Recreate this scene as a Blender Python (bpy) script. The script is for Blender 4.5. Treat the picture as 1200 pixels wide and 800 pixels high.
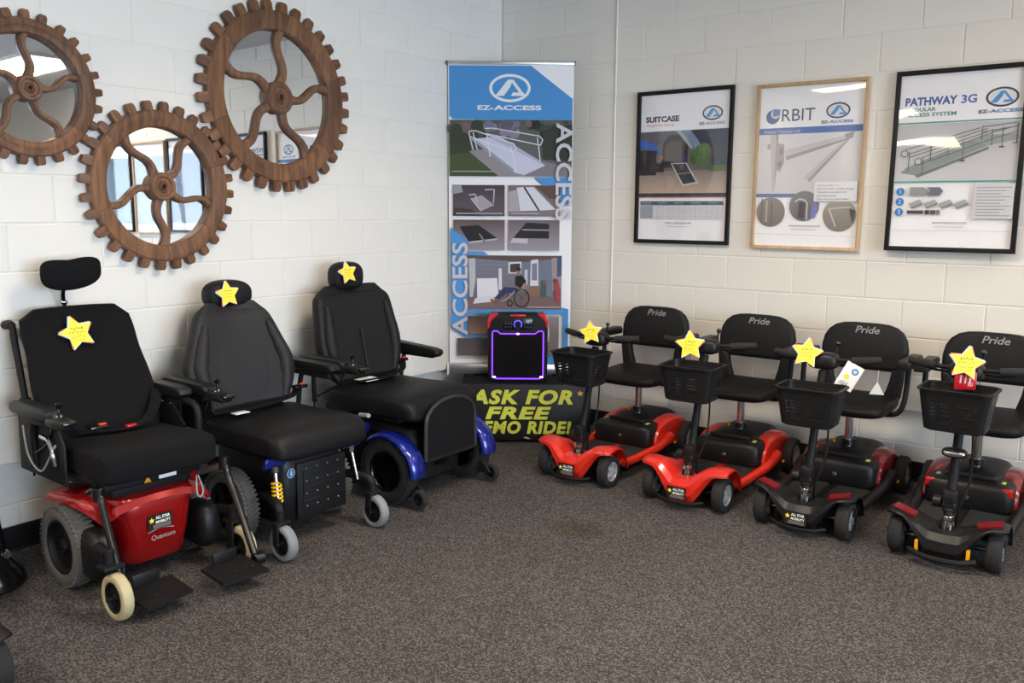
import bpy, bmesh, math, random
from mathutils import Matrix, Vector
PI = math.pi
random.seed(7)
for o in list(bpy.data.objects): bpy.data.objects.remove(o, do_unlink=True)
S = bpy.context.scene
COL = S.collection

# ------------------------------------------------------------------ camera, world, lights, exposure
YAW, PITCH, ROLL = math.radians(36.49), math.radians(8.60), math.radians(0.34)
cam_d = bpy.data.cameras.new('camera'); cam = bpy.data.objects.new('camera', cam_d); COL.objects.link(cam)
cam_d.sensor_width = 36.0; cam_d.sensor_fit = 'HORIZONTAL'; cam_d.lens = 1017.2 / 1200 * 36.0
cam_d.clip_start = 0.05; cam_d.clip_end = 200
cam.location = (3.85, -5.07, 1.49)
cam.rotation_euler = (Matrix.Rotation(YAW, 3, 'Z') @ Matrix.Rotation(PI/2 - PITCH, 3, 'X') @ Matrix.Rotation(ROLL, 3, 'Z')).to_euler()
S.camera = cam
w = bpy.data.worlds.new('world'); S.world = w; w.use_nodes = True
bg = w.node_tree.nodes['Background']; bg.inputs[0].default_value = (0.64, 0.80, 1.0, 1); bg.inputs[1].default_value = 23.0
S.view_settings.view_transform = 'Standard'; S.view_settings.look = 'None'
S.view_settings.gamma = 1.0; S.view_settings.use_curve_mapping = False
S.view_settings.exposure = -0.10
CEIL = 2.97
TROFFERS = [(4.95, -0.95, 0.55), (2.45, -2.35, 1.1), (4.95, -3.9, 0.8), (0.95, -5.75, 1.0), (0.95, -8.25, 1.0), (4.95, -6.9, 1.0), (7.6, -5.2, 1.0)]   # x, y, share of full output
TROFFER_W = 42.0
def area_light(name, loc, rot, sx, sy, watts, color, spread=180):
    l = bpy.data.lights.new(name, 'AREA'); l.shape = 'RECTANGLE'; l.size = sx; l.size_y = sy
    l.energy = watts; l.color = color; l.spread = math.radians(spread)
    o = bpy.data.objects.new(name, l); COL.objects.link(o); o.location = loc; o.rotation_euler = rot
    return o
for (tx, ty, tr) in TROFFERS:
    area_light('troffer_light', (tx, ty, CEIL - 0.022), (0, 0, 0), 1.14, 0.54, TROFFER_W*tr, (1.0, 0.88, 0.75), 145)
YF = -10.0; XR = 8.6
WINDOWS = [(-4.2, -1.9, 0.45, 2.5), (-7.1, -4.6, 0.45, 2.5)]      # shop windows in the wall facing the gear mirrors
for (y0, y1, z0, z1) in WINDOWS:
    p = area_light('window_portal', (XR + 0.12, (y0+y1)/2, (z0+z1)/2), (0, PI/2, 0), z1-z0, y1-y0, 1.0, (1, 1, 1))
    p.data.cycles.is_portal = True

# ------------------------------------------------------------------ materials
def lin(c):
    c = c / 255.0
    return c / 12.92 if c <= 0.04045 else ((c + 0.055) / 1.055) ** 2.4
def L3(c): return (lin(c[0]), lin(c[1]), lin(c[2]), 1.0)
M = {}
def mat(name, rgb, rough=0.5, metal=0.0, bump=None, var=None, coat=0.0, spec=0.5, emit=None, rnd=0.0):
    m = bpy.data.materials.new(name); m.use_nodes = True; nt = m.node_tree; b = nt.nodes['Principled BSDF']
    b.inputs['Base Color'].default_value = L3(rgb); b.inputs['Roughness'].default_value = rough
    b.inputs['Metallic'].default_value = metal; b.inputs['Coat Weight'].default_value = coat
    b.inputs['Coat Roughness'].default_value = 0.08; b.inputs['Specular IOR Level'].default_value = spec
    tc = None
    if bump or var:
        tc = nt.nodes.new('ShaderNodeTexCoord')
    if var:
        n = nt.nodes.new('ShaderNodeTexNoise'); n.inputs['Scale'].default_value = var[0]; n.inputs['Detail'].default_value = 4
        nt.links.new(tc.outputs['Object'], n.inputs['Vector'])
        r = nt.nodes.new('ShaderNodeMapRange'); r.inputs['From Min'].default_value = 0.3; r.inputs['From Max'].default_value = 0.7
        r.inputs['To Min'].default_value = 1 - var[1]; r.inputs['To Max'].default_value = 1 + var[1]
        nt.links.new(n.outputs['Fac'], r.inputs['Value'])
        h = nt.nodes.new('ShaderNodeHueSaturation'); h.inputs['Color'].default_value = L3(rgb)
        last = r.outputs['Result']
        if rnd:
            oi = nt.nodes.new('ShaderNodeObjectInfo'); r2 = nt.nodes.new('ShaderNodeMapRange')
            r2.inputs['To Min'].default_value = 1 - rnd; r2.inputs['To Max'].default_value = 1 + rnd
            nt.links.new(oi.outputs['Random'], r2.inputs['Value'])
            mu = nt.nodes.new('ShaderNodeMath'); mu.operation = 'MULTIPLY'
            nt.links.new(last, mu.inputs[0]); nt.links.new(r2.outputs['Result'], mu.inputs[1]); last = mu.outputs[0]
        nt.links.new(last, h.inputs['Value']); nt.links.new(h.outputs['Color'], b.inputs['Base Color'])
    if bump:
        n = nt.nodes.new('ShaderNodeTexNoise'); n.inputs['Scale'].default_value = bump[0]; n.inputs['Detail'].default_value = 3
        nt.links.new(tc.outputs['Object'], n.inputs['Vector'])
        bp = nt.nodes.new('ShaderNodeBump'); bp.inputs['Strength'].default_value = bump[1]; bp.inputs['Distance'].default_value = 0.004
        nt.links.new(n.outputs['Fac'], bp.inputs['Height']); nt.links.new(bp.outputs['Normal'], b.inputs['Normal'])
    if emit:
        b.inputs['Emission Color'].default_value = L3(emit[0]); b.inputs['Emission Strength'].default_value = emit[1]
    M[name] = m
    return m
mat('block_paint', (233, 228, 219), 0.42, bump=(160, 0.12), var=(3, 0.015), rnd=0.012)
mat('ceiling', (205, 205, 203), 0.9, bump=(120, 0.4), var=(30, 0.03))
mat('cove_base', (24, 23, 24), 0.4)
mat('black_plastic', (19, 18, 19), 0.45, bump=(350, 0.12), spec=0.35)
mat('matte_black', (14, 13, 14), 0.6, bump=(250, 0.1), spec=0.3)
mat('gloss_black', (14, 14, 15), 0.2, coat=0.3)
mat('black_fabric', (17, 16, 18), 0.95, bump=(500, 0.5), spec=0.2)
mat('black_vinyl', (24, 23, 24), 0.55, bump=(220, 0.3), spec=0.25)
mat('grey_vinyl', (36, 35, 37), 0.55, bump=(220, 0.3), spec=0.28)
mat('seat_vinyl', (19, 18, 19), 0.5, bump=(200, 0.25), spec=0.2)
mat('rim_grey', (42, 41, 42), 0.4)
mat('rubber', (28, 27, 27), 0.85, bump=(150, 0.3))
mat('grey_rubber', (84, 81, 77), 0.85, bump=(150, 0.3), var=(20, 0.06))
mat('caster_grey', (120, 122, 124), 0.7, var=(25, 0.05))
mat('ivory_rubber', (176, 164, 126), 0.65, var=(25, 0.07))
mat('chrome', (200, 200, 202), 0.18, metal=1.0)
mat('dark_steel', (75, 76, 80), 0.3, metal=1.0)
mat('alu', (205, 205, 205), 0.32, metal=0.9)
mat('wheel_silver', (190, 190, 192), 0.35, metal=0.3)
mat('red_orange', (208, 38, 22), 0.28, coat=0.4)
mat('red_metal', (150, 14, 16), 0.25, metal=0.35, coat=0.6)
mat('red_reflector', (190, 20, 22), 0.2, coat=0.5)
mat('dark_red', (120, 16, 22), 0.25, coat=0.5)
mat('blue_metal', (18, 34, 128), 0.25, metal=0.45, coat=0.7)
mat('yellow_plastic', (225, 175, 30), 0.45)
mat('amber', (232, 160, 20), 0.35)
mat('lime', (196, 200, 70), 0.6)
mat('white_paper', (236, 234, 232), 0.7)
mat('white_plastic', (222, 220, 216), 0.45)
mat('star_yellow', (250, 224, 66), 0.6, var=(20, 0.03))
mat('star_red', (232, 120, 124), 0.6)
mat('star_blue', (140, 186, 222), 0.6)
mat('ink', (60, 56, 30), 0.8)
mat('orange_button', (226, 70, 30), 0.5)
mat('lettering_grey', (150, 150, 150), 0.5)
mat('black_frame', (15, 14, 15), 0.5, spec=0.3)
mat('black_drape', (22, 21, 22), 0.9, bump=(300, 0.4), spec=0.2)
mat('sign_black', (16, 16, 17), 0.55)
mat('red_plastic', (200, 28, 36), 0.35)
mat('led', (110, 55, 240), 0.4, emit=((120, 55, 245), 2.6))
mat('led_hot', (230, 190, 255), 0.4, emit=((215, 175, 255), 5.0))
mat('led_blue', (60, 60, 255), 0.4, emit=((80, 70, 255), 4.0))
mat('mirror', (232, 234, 236), 0.015, metal=1.0)
mat('window_frame', (60, 60, 62), 0.4, metal=0.6)
mat('room_paint', (226, 223, 217), 0.7, bump=(80, 0.1))
mat('troffer_frame', (225, 225, 222), 0.5)
mat('diffuser', (250, 248, 240), 0.6, emit=((255, 236, 205), 13.0))
def wood_mat(name, c1, c2, scale, rough=0.55, axis=2):
    m = bpy.data.materials.new(name); m.use_nodes = True; nt = m.node_tree; b = nt.nodes['Principled BSDF']
    tc = nt.nodes.new('ShaderNodeTexCoord'); mp = nt.nodes.new('ShaderNodeMapping')
    sc = [scale*6, scale*6, scale*6]; sc[axis] = scale * 0.6; mp.inputs['Scale'].default_value = sc
    oi = nt.nodes.new('ShaderNodeObjectInfo'); va = nt.nodes.new('ShaderNodeVectorMath'); va.operation = 'ADD'
    nt.links.new(tc.outputs['Object'], va.inputs[0]); nt.links.new(oi.outputs['Random'], va.inputs[1])
    nt.links.new(va.outputs[0], mp.inputs['Vector'])
    n = nt.nodes.new('ShaderNodeTexNoise'); n.inputs['Scale'].default_value = 1.5; n.inputs['Detail'].default_value = 6; n.inputs['Distortion'].default_value = 0.8
    nt.links.new(mp.outputs[0], n.inputs['Vector'])
    r = nt.nodes.new('ShaderNodeValToRGB'); r.color_ramp.elements[0].position = 0.33; r.color_ramp.elements[1].position = 0.68
    r.color_ramp.elements[0].color = L3(c1); r.color_ramp.elements[1].color = L3(c2)
    nt.links.new(n.outputs['Fac'], r.inputs['Fac'])
    hs = nt.nodes.new('ShaderNodeHueSaturation'); mr = nt.nodes.new('ShaderNodeMapRange')
    mr.inputs['To Min'].default_value = 0.78; mr.inputs['To Max'].default_value = 1.18
    nt.links.new(oi.outputs['Random'], mr.inputs['Value']); nt.links.new(mr.outputs[0], hs.inputs['Value'])
    nt.links.new(r.outputs['Color'], hs.inputs['Color']); nt.links.new(hs.outputs['Color'], b.inputs['Base Color'])
    bp = nt.nodes.new('ShaderNodeBump'); bp.inputs['Strength'].default_value = 0.3; bp.inputs['Distance'].default_value = 0.003
    nt.links.new(n.outputs['Fac'], bp.inputs['Height']); nt.links.new(bp.outputs['Normal'], b.inputs['Normal'])
    b.inputs['Roughness'].default_value = rough
    M[name] = m
wood_mat('gear_wood', (88, 56, 36), (134, 92, 60), 4)
wood_mat('gear_spoke', (96, 64, 44), (134, 94, 66), 5)
wood_mat('oak_frame', (196, 160, 118), (216, 184, 142), 6, 0.5)
def carpet_mat():
    m = bpy.data.materials.new('carpet'); m.use_nodes = True; nt = m.node_tree; b = nt.nodes['Principled BSDF']
    tc = nt.nodes.new('ShaderNodeTexCoord')
    def noise(sc, det, rough=0.5):
        n = nt.nodes.new('ShaderNodeTexNoise'); n.inputs['Scale'].default_value = sc; n.inputs['Detail'].default_value = det
        n.inputs['Roughness'].default_value = rough
        nt.links.new(tc.outputs['Object'], n.inputs['Vector']); return n
    n1 = noise(140, 3, 0.6)
    vo = nt.nodes.new('ShaderNodeTexVoronoi'); vo.inputs['Scale'].default_value = 190; nt.links.new(tc.outputs['Object'], vo.inputs['Vector'])
    sx = nt.nodes.new('ShaderNodeSeparateColor'); nt.links.new(vo.outputs['Color'], sx.inputs[0])
    tw = nt.nodes.new('ShaderNodeMix'); tw.inputs['Factor'].default_value = 0.42; nt.links.new(n1.outputs['Fac'], tw.inputs[2]); nt.links.new(sx.outputs[0], tw.inputs[3])
    r = nt.nodes.new('ShaderNodeValToRGB'); e = r.color_ramp.elements
    e[0].position = 0.28; e[0].color = L3((44, 42, 41)); e[1].position = 0.72; e[1].color = L3((106, 101, 99))
    k = r.color_ramp.elements.new(0.5); k.color = L3((67, 63, 61))
    nt.links.new(tw.outputs[0], r.inputs['Fac'])
    n2 = noise(2.2, 3); mr = nt.nodes.new('ShaderNodeMapRange'); mr.inputs['From Min'].default_value = 0.3; mr.inputs['From Max'].default_value = 0.7
    mr.inputs['To Min'].default_value = 0.93; mr.inputs['To Max'].default_value = 1.06
    nt.links.new(n2.outputs['Fac'], mr.inputs['Value'])
    hs = nt.nodes.new('ShaderNodeHueSaturation'); nt.links.new(r.outputs['Color'], hs.inputs['Color']); nt.links.new(mr.outputs[0], hs.inputs['Value'])
    # a faint brown spill mark
    d = nt.nodes.new('ShaderNodeVectorMath'); d.operation = 'DISTANCE'; d.inputs[1].default_value = (STAIN[0], STAIN[1], 0)
    n3 = noise(9, 3); wv = nt.nodes.new('ShaderNodeMath'); wv.operation = 'MULTIPLY_ADD'; wv.inputs[1].default_value = 0.14; wv.inputs[2].default_value = -0.07
    nt.links.new(n3.outputs['Fac'], wv.inputs[0]); nt.links.new(tc.outputs['Object'], d.inputs[0])
    ad = nt.nodes.new('ShaderNodeMath'); ad.operation = 'ADD'; nt.links.new(d.outputs['Value'], ad.inputs[0]); nt.links.new(wv.outputs[0], ad.inputs[1])
    st = nt.nodes.new('ShaderNodeMapRange'); st.inputs['From Min'].default_value = 0.07; st.inputs['From Max'].default_value = 0.15
    st.inputs['To Min'].default_value = 0.55; st.inputs['To Max'].default_value = 0.0
    nt.links.new(ad.outputs[0], st.inputs['Value'])
    mx = nt.nodes.new('ShaderNodeMix'); mx.data_type = 'RGBA'; mx.blend_type = 'MULTIPLY'
    nt.links.new(st.outputs[0], mx.inputs['Factor']); nt.links.new(hs.outputs['Color'], mx.inputs[6]); mx.inputs[7].default_value = L3((205, 178, 140))
    nt.links.new(mx.outputs[2], b.inputs['Base Color'])
    bp = nt.nodes.new('ShaderNodeBump'); bp.inputs['Strength'].default_value = 0.5; bp.inputs['Distance'].default_value = 0.004
    nt.links.new(tw.outputs[0], bp.inputs['Height']); nt.links.new(bp.outputs['Normal'], b.inputs['Normal'])
    b.inputs['Roughness'].default_value = 1.0; b.inputs['Specular IOR Level'].default_value = 0.1
    M['carpet'] = m
STAIN = (1.77, -1.72)
carpet_mat()
def print_mat(name, rough, spec=0.5):
    m = bpy.data.materials.new(name); m.use_nodes = True; nt = m.node_tree; b = nt.nodes['Principled BSDF']
    a = nt.nodes.new('ShaderNodeAttribute'); a.attribute_name = 'Col'
    nt.links.new(a.outputs['Color'], b.inputs['Base Color']); b.inputs['Roughness'].default_value = rough
    b.inputs['Specular IOR Level'].default_value = spec
    M[name] = m
print_mat('print', 0.5); print_mat('print_matte', 0.75, 0.3)
def glass_mat(name, ior, tint=(1, 1, 1), wave=0.0):
    m = bpy.data.materials.new(name); m.use_nodes = True; nt = m.node_tree; nt.nodes.remove(nt.nodes['Principled BSDF'])
    out = nt.nodes['Material Output']; t = nt.nodes.new('ShaderNodeBsdfTransparent'); t.inputs[0].default_value = (*tint, 1)
    g = nt.nodes.new('ShaderNodeBsdfGlossy'); g.inputs['Roughness'].default_value = 0.02
    f = nt.nodes.new('ShaderNodeValue' if ior < 1 else 'ShaderNodeFresnel')
    if ior < 1: f.outputs[0].default_value = ior
    else: f.inputs['IOR'].default_value = ior
    if wave:
        tc = nt.nodes.new('ShaderNodeTexCoord'); n = nt.nodes.new('ShaderNodeTexNoise'); n.inputs['Scale'].default_value = 2.6; n.inputs['Detail'].default_value = 0
        nt.links.new(tc.outputs['Object'], n.inputs['Vector'])
        bp = nt.nodes.new('ShaderNodeBump'); bp.inputs['Strength'].default_value = 1.0; bp.inputs['Distance'].default_value = wave
        nt.links.new(n.outputs['Fac'], bp.inputs['Height']); nt.links.new(bp.outputs['Normal'], g.inputs['Normal'])
    x = nt.nodes.new('ShaderNodeMixShader'); nt.links.new(f.outputs[0], x.inputs[0]); nt.links.new(t.outputs[0], x.inputs[1]); nt.links.new(g.outputs[0], x.inputs[2])
    nt.links.new(x.outputs[0], out.inputs['Surface']); M[name] = m
glass_mat('poster_glazing', 0.05, wave=0.0035); glass_mat('window_glass', 1.5)

# ------------------------------------------------------------------ mesh helpers
I4 = Matrix.Identity(4)
def T(x, y=0, z=0): return Matrix.Translation((x, y, z))
def R(a, ax): return Matrix.Rotation(math.radians(a), 4, ax)
_bev = {}
class MB:
    def __init__(s): s.v = []; s.f = []
    def add(s, vs, fs, m=None):
        k = len(s.v)
        if m is not None: vs = [m @ Vector(p) for p in vs]
        s.v.extend([tuple(p) for p in vs]); s.f.extend([tuple(i + k for i in f) for f in fs]); return s
    def box(s, c, d, r=0.0, m=None, seg=2):
        key = (round(d[0], 4), round(d[1], 4), round(d[2], 4), round(r, 4), seg)
        if key not in _bev:
            bm = bmesh.new(); bmesh.ops.create_cube(bm, size=1.0)
            for v in bm.verts: v.co = Vector((v.co.x*d[0], v.co.y*d[1], v.co.z*d[2]))
            if r > 0: bmesh.ops.bevel(bm, geom=list(bm.edges), offset=min(r, min(d)*0.49), segments=seg, profile=0.5, affect='EDGES')
            bm.verts.index_update()
            _bev[key] = ([v.co.copy() for v in bm.verts], [tuple(v.index for v in f.verts) for f in bm.faces]); bm.free()
        vs, fs = _bev[key]
        mm = T(*c) if m is None else m @ T(*c)
        return s.add(vs, fs, mm)
    def tube(s, pts, r, n=8, m=None, smooth=0, cap=True, closed=False):
        P = [Vector(p) for p in pts]
        if smooth and len(P) > 2: P = catmull(P, smooth, closed)
        k = len(P); rr = r if isinstance(r, (list, tuple)) else None
        vs = []; fs = []
        nrm = None
        for i in range(k):
            if closed: t = (P[(i+1) % k] - P[i-1]).normalized()
            else: t = (P[min(i+1, k-1)] - P[max(i-1, 0)]).normalized()
            if nrm is None:
                a = Vector((0, 0, 1)) if abs(t.z) < 0.9 else Vector((1, 0, 0)); nrm = (a - t*a.dot(t)).normalized()
            else:
                nrm = (nrm - t*nrm.dot(t)).normalized()
            b = t.cross(nrm); ra = rr[int(round(i*(len(rr)-1)/(k-1)))] if rr else r
            for j in range(n):
                an = 2*PI*j/n; vs.append(P[i] + (nrm*math.cos(an) + b*math.sin(an))*ra)
        for i in range(k if closed else k-1):
            i2 = (i+1) % k
            for j in range(n): fs.append((i*n+j, i*n+(j+1) % n, i2*n+(j+1) % n, i2*n+j))
        if cap and not closed: fs.append(tuple(range(n-1, -1, -1))); fs.append(tuple((k-1)*n+j for j in range(n)))
        return s.add(vs, fs, m)
    def lathe(s, prof, n=24, m=None, closed=False):
        vs = []; fs = []; k = len(prof)
        for (r, z) in prof:
            for j in range(n): vs.append((max(r, 1e-5)*math.cos(2*PI*j/n), max(r, 1e-5)*math.sin(2*PI*j/n), z))
        for i in range(k if closed else k-1):
            i2 = (i+1) % k
            for j in range(n): fs.append((i*n+j, i*n+(j+1) % n, i2*n+(j+1) % n, i2*n+j))
        return s.add(vs, fs, m)
    def cyl(s, c, r, h, axis='z', n=16, m=None, r2=None):
        r2 = r if r2 is None else r2; e = min(r, h)*0.08
        mm = T(*c) @ (I4 if axis == 'z' else R(90, 'Y') if axis == 'x' else R(-90, 'X'))
        if m is not None: mm = m @ mm
        return s.lathe([(0, -h/2), (r-e, -h/2), (r, -h/2+e), (r2, h/2-e), (r2-e, h/2), (0, h/2)], n, mm)
    def loft(s, rings, m=None, cap=True, closed=True):
        vs = []; fs = []; n = len(rings[0])
        for r in rings: vs.extend(r)
        for i in range(len(rings)-1):
            for j in range(n if closed else n-1): fs.append((i*n+j, i*n+(j+1) % n, (i+1)*n+(j+1) % n, (i+1)*n+j))
        if cap: fs.append(tuple(range(n-1, -1, -1))); fs.append(tuple((len(rings)-1)*n+j for j in range(n)))
        return s.add(vs, fs, m)
    def sq(s, c, a, e1=0.5, e2=0.5, nu=28, nv=14, m=None, fn=None):
        def pw(x, e): return math.copysign(abs(x)**e, x)
        rings = []
        for i in range(nv+1):
            ph = -PI/2 + PI*i/nv; ring = []
            for j in range(nu):
                th = 2*PI*j/nu; q = Vector((a[0]*pw(math.cos(ph), e1)*pw(math.cos(th), e2), a[1]*pw(math.cos(ph), e1)*pw(math.sin(th), e2), a[2]*pw(math.sin(ph), e1)))
                if fn: q = Vector(fn(q))
                ring.append(q + Vector(c))
            rings.append(ring)
        return s.loft(rings, m, cap=False)
    def prism(s, out, d, r=0.0, m=None):
        """outline in local xz plane, extruded along -y..+y by d, edges rounded by r"""
        n = len(out); area = sum(out[i][0]*out[(i+1) % n][1] - out[(i+1) % n][0]*out[i][1] for i in range(n))
        if area < 0: out = out[::-1]
        def off(k):
            res = []
            for i in range(n):
                a, b, c = Vector(out[i-1]), Vector(out[i]), Vector(out[(i+1) % n])
                t1 = (b-a).normalized(); t2 = (c-b).normalized(); n1 = Vector((-t1.y, t1.x)); n2 = Vector((-t2.y, t2.x))
                q = n1 + n2; q = q.normalized() if q.length > 1e-6 else n1
                res.append(b + q*(k/max(0.4, q.dot(n1))))
            return res
        rings = []
        if r > 0:
            for a in (0, 30, 60, 90): rings.append((-d/2 + r*(1-math.sin(math.radians(a))), r*(1-math.cos(math.radians(a)))))
            prof = [(y, i) for (y, i) in rings[::-1]] + [(-y, i) for (y, i) in rings]
        else: prof = [(-d/2, 0), (d/2, 0)]
        return s.loft([[(p.x, y, p.y) for p in off(i)] for (y, i) in prof], m)
    def grid_solid(s, G, off, m=None):
        nu, nv = len(G), len(G[0]); A = [Vector(p) for row in G for p in row]
        B = [p + Vector(off(p) if callable(off) else off) for p in A]; N = nu*nv; fs = []
        for i in range(nu-1):
            for j in range(nv-1):
                q = (i*nv+j, (i+1)*nv+j, (i+1)*nv+j+1, i*nv+j+1); fs.append(q); fs.append(tuple(N+k for k in q[::-1]))
        bd = [i*nv for i in range(nu)] + [(nu-1)*nv+j for j in range(1, nv)] + [i*nv+nv-1 for i in range(nu-2, -1, -1)] + [j for j in range(nv-2, 0, -1)]
        for a, b in zip(bd, bd[1:] + bd[:1]): fs.append((b, a, N+a, N+b))
        return s.add(A + B, fs, m)
    def build(s, name, mt, parent=None, ang=38, recalc=True):
        me = bpy.data.meshes.new(name); me.from_pydata(s.v, [], s.f)
        if recalc:
            bm = bmesh.new(); bm.from_mesh(me); bmesh.ops.remove_doubles(bm, verts=bm.verts, dist=1e-5)
            bmesh.ops.recalc_face_normals(bm, faces=bm.faces); bm.to_mesh(me); bm.free()
        me.polygons.foreach_set('use_smooth', [True]*len(me.polygons)); me.set_sharp_from_angle(angle=math.radians(ang))
        me.materials.append(M[mt]); me.update()
        return link(name, me, parent)
def link(name, data, parent=None):
    o = bpy.data.objects.new(name, data); COL.objects.link(o)
    if parent is not None: o.parent = parent
    return o
def catmull(P, k, closed=False):
    out = []; n = len(P)
    for i in range(n if closed else n-1):
        p0, p1, p2, p3 = (P[i-1] if (i > 0 or closed) else P[0]*2-P[1]), P[i], P[(i+1) % n], (P[(i+2) % n] if (i+2 < n or closed) else P[-1]*2-P[-2])
        for j in range(k):
            t = j/k; out.append(0.5*((2*p1) + (p2-p0)*t + (2*p0-5*p1+4*p2-p3)*t*t + (3*p1-p0-3*p2+p3)*t**3))
    if not closed: out.append(P[-1].copy())
    return out
def sring(c, a, b, e, n, ax, ay, bow=0.0, bdir=None):
    """superellipse ring around c, half sizes a along ax and b along ay"""
    r = []
    for j in range(n):
        th = 2*PI*j/n; u = math.copysign(abs(math.cos(th))**e, math.cos(th)); v = math.copysign(abs(math.sin(th))**e, math.sin(th))
        p = Vector(c) + Vector(ax)*(a*u) + Vector(ay)*(b*v)
        if bdir is not None: p += Vector(bdir)*(bow*u*u)
        r.append(p)
    return r
def thing(name, label, cat, loc=(0, 0, 0), rz=0.0, group=None):
    o = bpy.data.objects.new(name, None); COL.objects.link(o); o.location = loc; o.rotation_euler = (0, 0, math.radians(rz)); o.empty_display_size = 0.1
    return tag(o, label, cat, group)
def tag(o, label, cat, group=None):
    o['label'] = label; o['category'] = cat
    if group: o['group'] = group
    return o
def struct(o, label=None):
    o['kind'] = 'structure'
    if label: o['label'] = label
    return o
_txt = {}
def text_geo(body, size=1.0, shear=0.0, bold=0.0, xs=1.0, spacing=1.0):
    key = (body, shear, bold, spacing)
    if key not in _txt:
        c = bpy.data.curves.new('t', 'FONT'); c.body = body; c.size = 1.0; c.shear = shear; c.offset = bold; c.space_character = spacing; c.resolution_u = 3
        c.align_x = 'LEFT'; o = bpy.data.objects.new('t', c); COL.objects.link(o)
        me = bpy.data.meshes.new_from_object(o)
        _txt[key] = ([(v.co.x, v.co.y) for v in me.vertices], [tuple(f.vertices) for f in me.polygons])
        bpy.data.objects.remove(o); bpy.data.meshes.remove(me); bpy.data.curves.remove(c)
    vs, fs = _txt[key]
    return [(x*size*xs, y*size) for (x, y) in vs], fs
class Art:
    """flat print: coloured shapes in the local xz plane facing -y, each a hair in front of the one before"""
    def __init__(s, step=0.00025): s.v = []; s.f = []; s.c = []; s.k = 0; s.step = step
    def _y(s): s.k += 1; return -s.k*s.step
    def poly(s, pts, col):
        y = s._y(); b = len(s.v); s.v += [(x, y, z) for (x, z) in pts]; s.f.append(tuple(range(b, b+len(pts))))
        cols = col if isinstance(col[0], (tuple, list)) else [col]*len(pts); s.c.append([L3(q) for q in cols]); return s
    def rect(s, x0, z0, x1, z1, col): return s.poly([(x0, z0), (x1, z0), (x1, z1), (x0, z1)], col)
    def grad(s, x0, z0, x1, z1, cb, ct): return s.poly([(x0, z0), (x1, z0), (x1, z1), (x0, z1)], [cb, cb, ct, ct])
    def disc(s, cx, cz, rx, rz, col, n=28): return s.poly([(cx+rx*math.cos(2*PI*i/n), cz+rz*math.sin(2*PI*i/n)) for i in range(n)], col)
    def line(s, x0, z0, x1, z1, w, col):
        d = Vector((x1-x0, z1-z0)).normalized(); q = Vector((-d.y, d.x))*w/2
        return s.poly([(x0+q.x, z0+q.y), (x0-q.x, z0-q.y), (x1-q.x, z1-q.y), (x1+q.x, z1+q.y)], col)
    def path(s, pts, w, col):
        for a, b in zip(pts, pts[1:]): s.k -= 1; s.line(*a, *b, w, col)
        s.k += 1; return s
    def text(s, body, x, z, size, col, width=None, shear=0.0, bold=0.0, rot=0.0, center=False, spacing=1.0):
        vs, fs = text_geo(body, size, shear, bold, 1.0, spacing)
        if not vs: return s
        w0 = min(p[0] for p in vs); w1 = max(p[0] for p in vs); k = (width/(w1-w0)) if width else 1.0
        ww = (w1-w0)*k; y = s._y(); b = len(s.v); ca, sa = math.cos(math.radians(rot)), math.sin(math.radians(rot))
        for (px, pz) in vs:
            px = (px-w0)*k - (ww/2 if center else 0); s.v.append((x + px*ca - pz*sa, y, z + px*sa + pz*ca))
        for f in fs: s.f.append(tuple(i+b for i in f)); s.c.append([L3(col)]*len(f))
        return s
    def build(s, name, mt, parent, loc=(0, 0, 0)):
        me = bpy.data.meshes.new(name); me.from_pydata(s.v, [], s.f); at = me.color_attributes.new('Col', 'FLOAT_COLOR', 'CORNER')
        i = 0
        flat = []
        for f, c in zip(me.polygons, s.c):
            for q in c: flat.extend(q)
        at.data.foreach_set('color', flat)
        bm = bmesh.new(); bm.from_mesh(me)
        fl = [f for f in bm.faces if f.normal.y > 0]
        if fl: bmesh.ops.reverse_faces(bm, faces=fl)
        bm.to_mesh(me); bm.free()
        me.materials.append(M[mt]); o = link(name, me, parent); o.location = loc; return o
def star_pts(r, ri=0.48, rot=0.0, n=5):
    return [((r if i % 2 == 0 else r*ri)*math.cos(math.radians(90+rot+i*180/n)), (r if i % 2 == 0 else r*ri)*math.sin(math.radians(90+rot+i*180/n))) for i in range(2*n)]

# ------------------------------------------------------------------ the room
HB, BL = 0.2032, 0.4064
OVER = 0.075          # the two lowest courses stand back from the wall above them
fl = MB().box((XR/2 - 0.1, YF/2, -0.05), (XR + 0.6, -YF + 0.6, 0.1)).build('floor', 'carpet'); struct(fl)
ce = MB().box((XR/2, YF/2, CEIL + 0.05), (XR + 0.4, -YF + 0.4, 0.1)).build('ceiling', 'ceiling'); struct(ce)
g = 0.0016
wl = MB().box((-0.15 - g/2 - 0.002, YF/2, (CEIL + 2*HB)/2), (0.3 - g, -YF, CEIL - 2*HB)).box((-0.1875 - g/2 - 0.002, YF/2, HB), (0.225 - g, -YF, 2*HB)).build('wall_left', 'block_paint'); struct(wl)
wb = MB().box((XR/2, 0.15 + g/2 + 0.002, (CEIL + 2*HB)/2), (XR + 0.6, 0.3 - g, CEIL - 2*HB)).box((XR/2, 0.1875 + g/2 + 0.002, HB), (XR + 0.6, 0.225 - g, 2*HB)).build('wall_back', 'block_paint'); struct(wb)
_blk = {}
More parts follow.
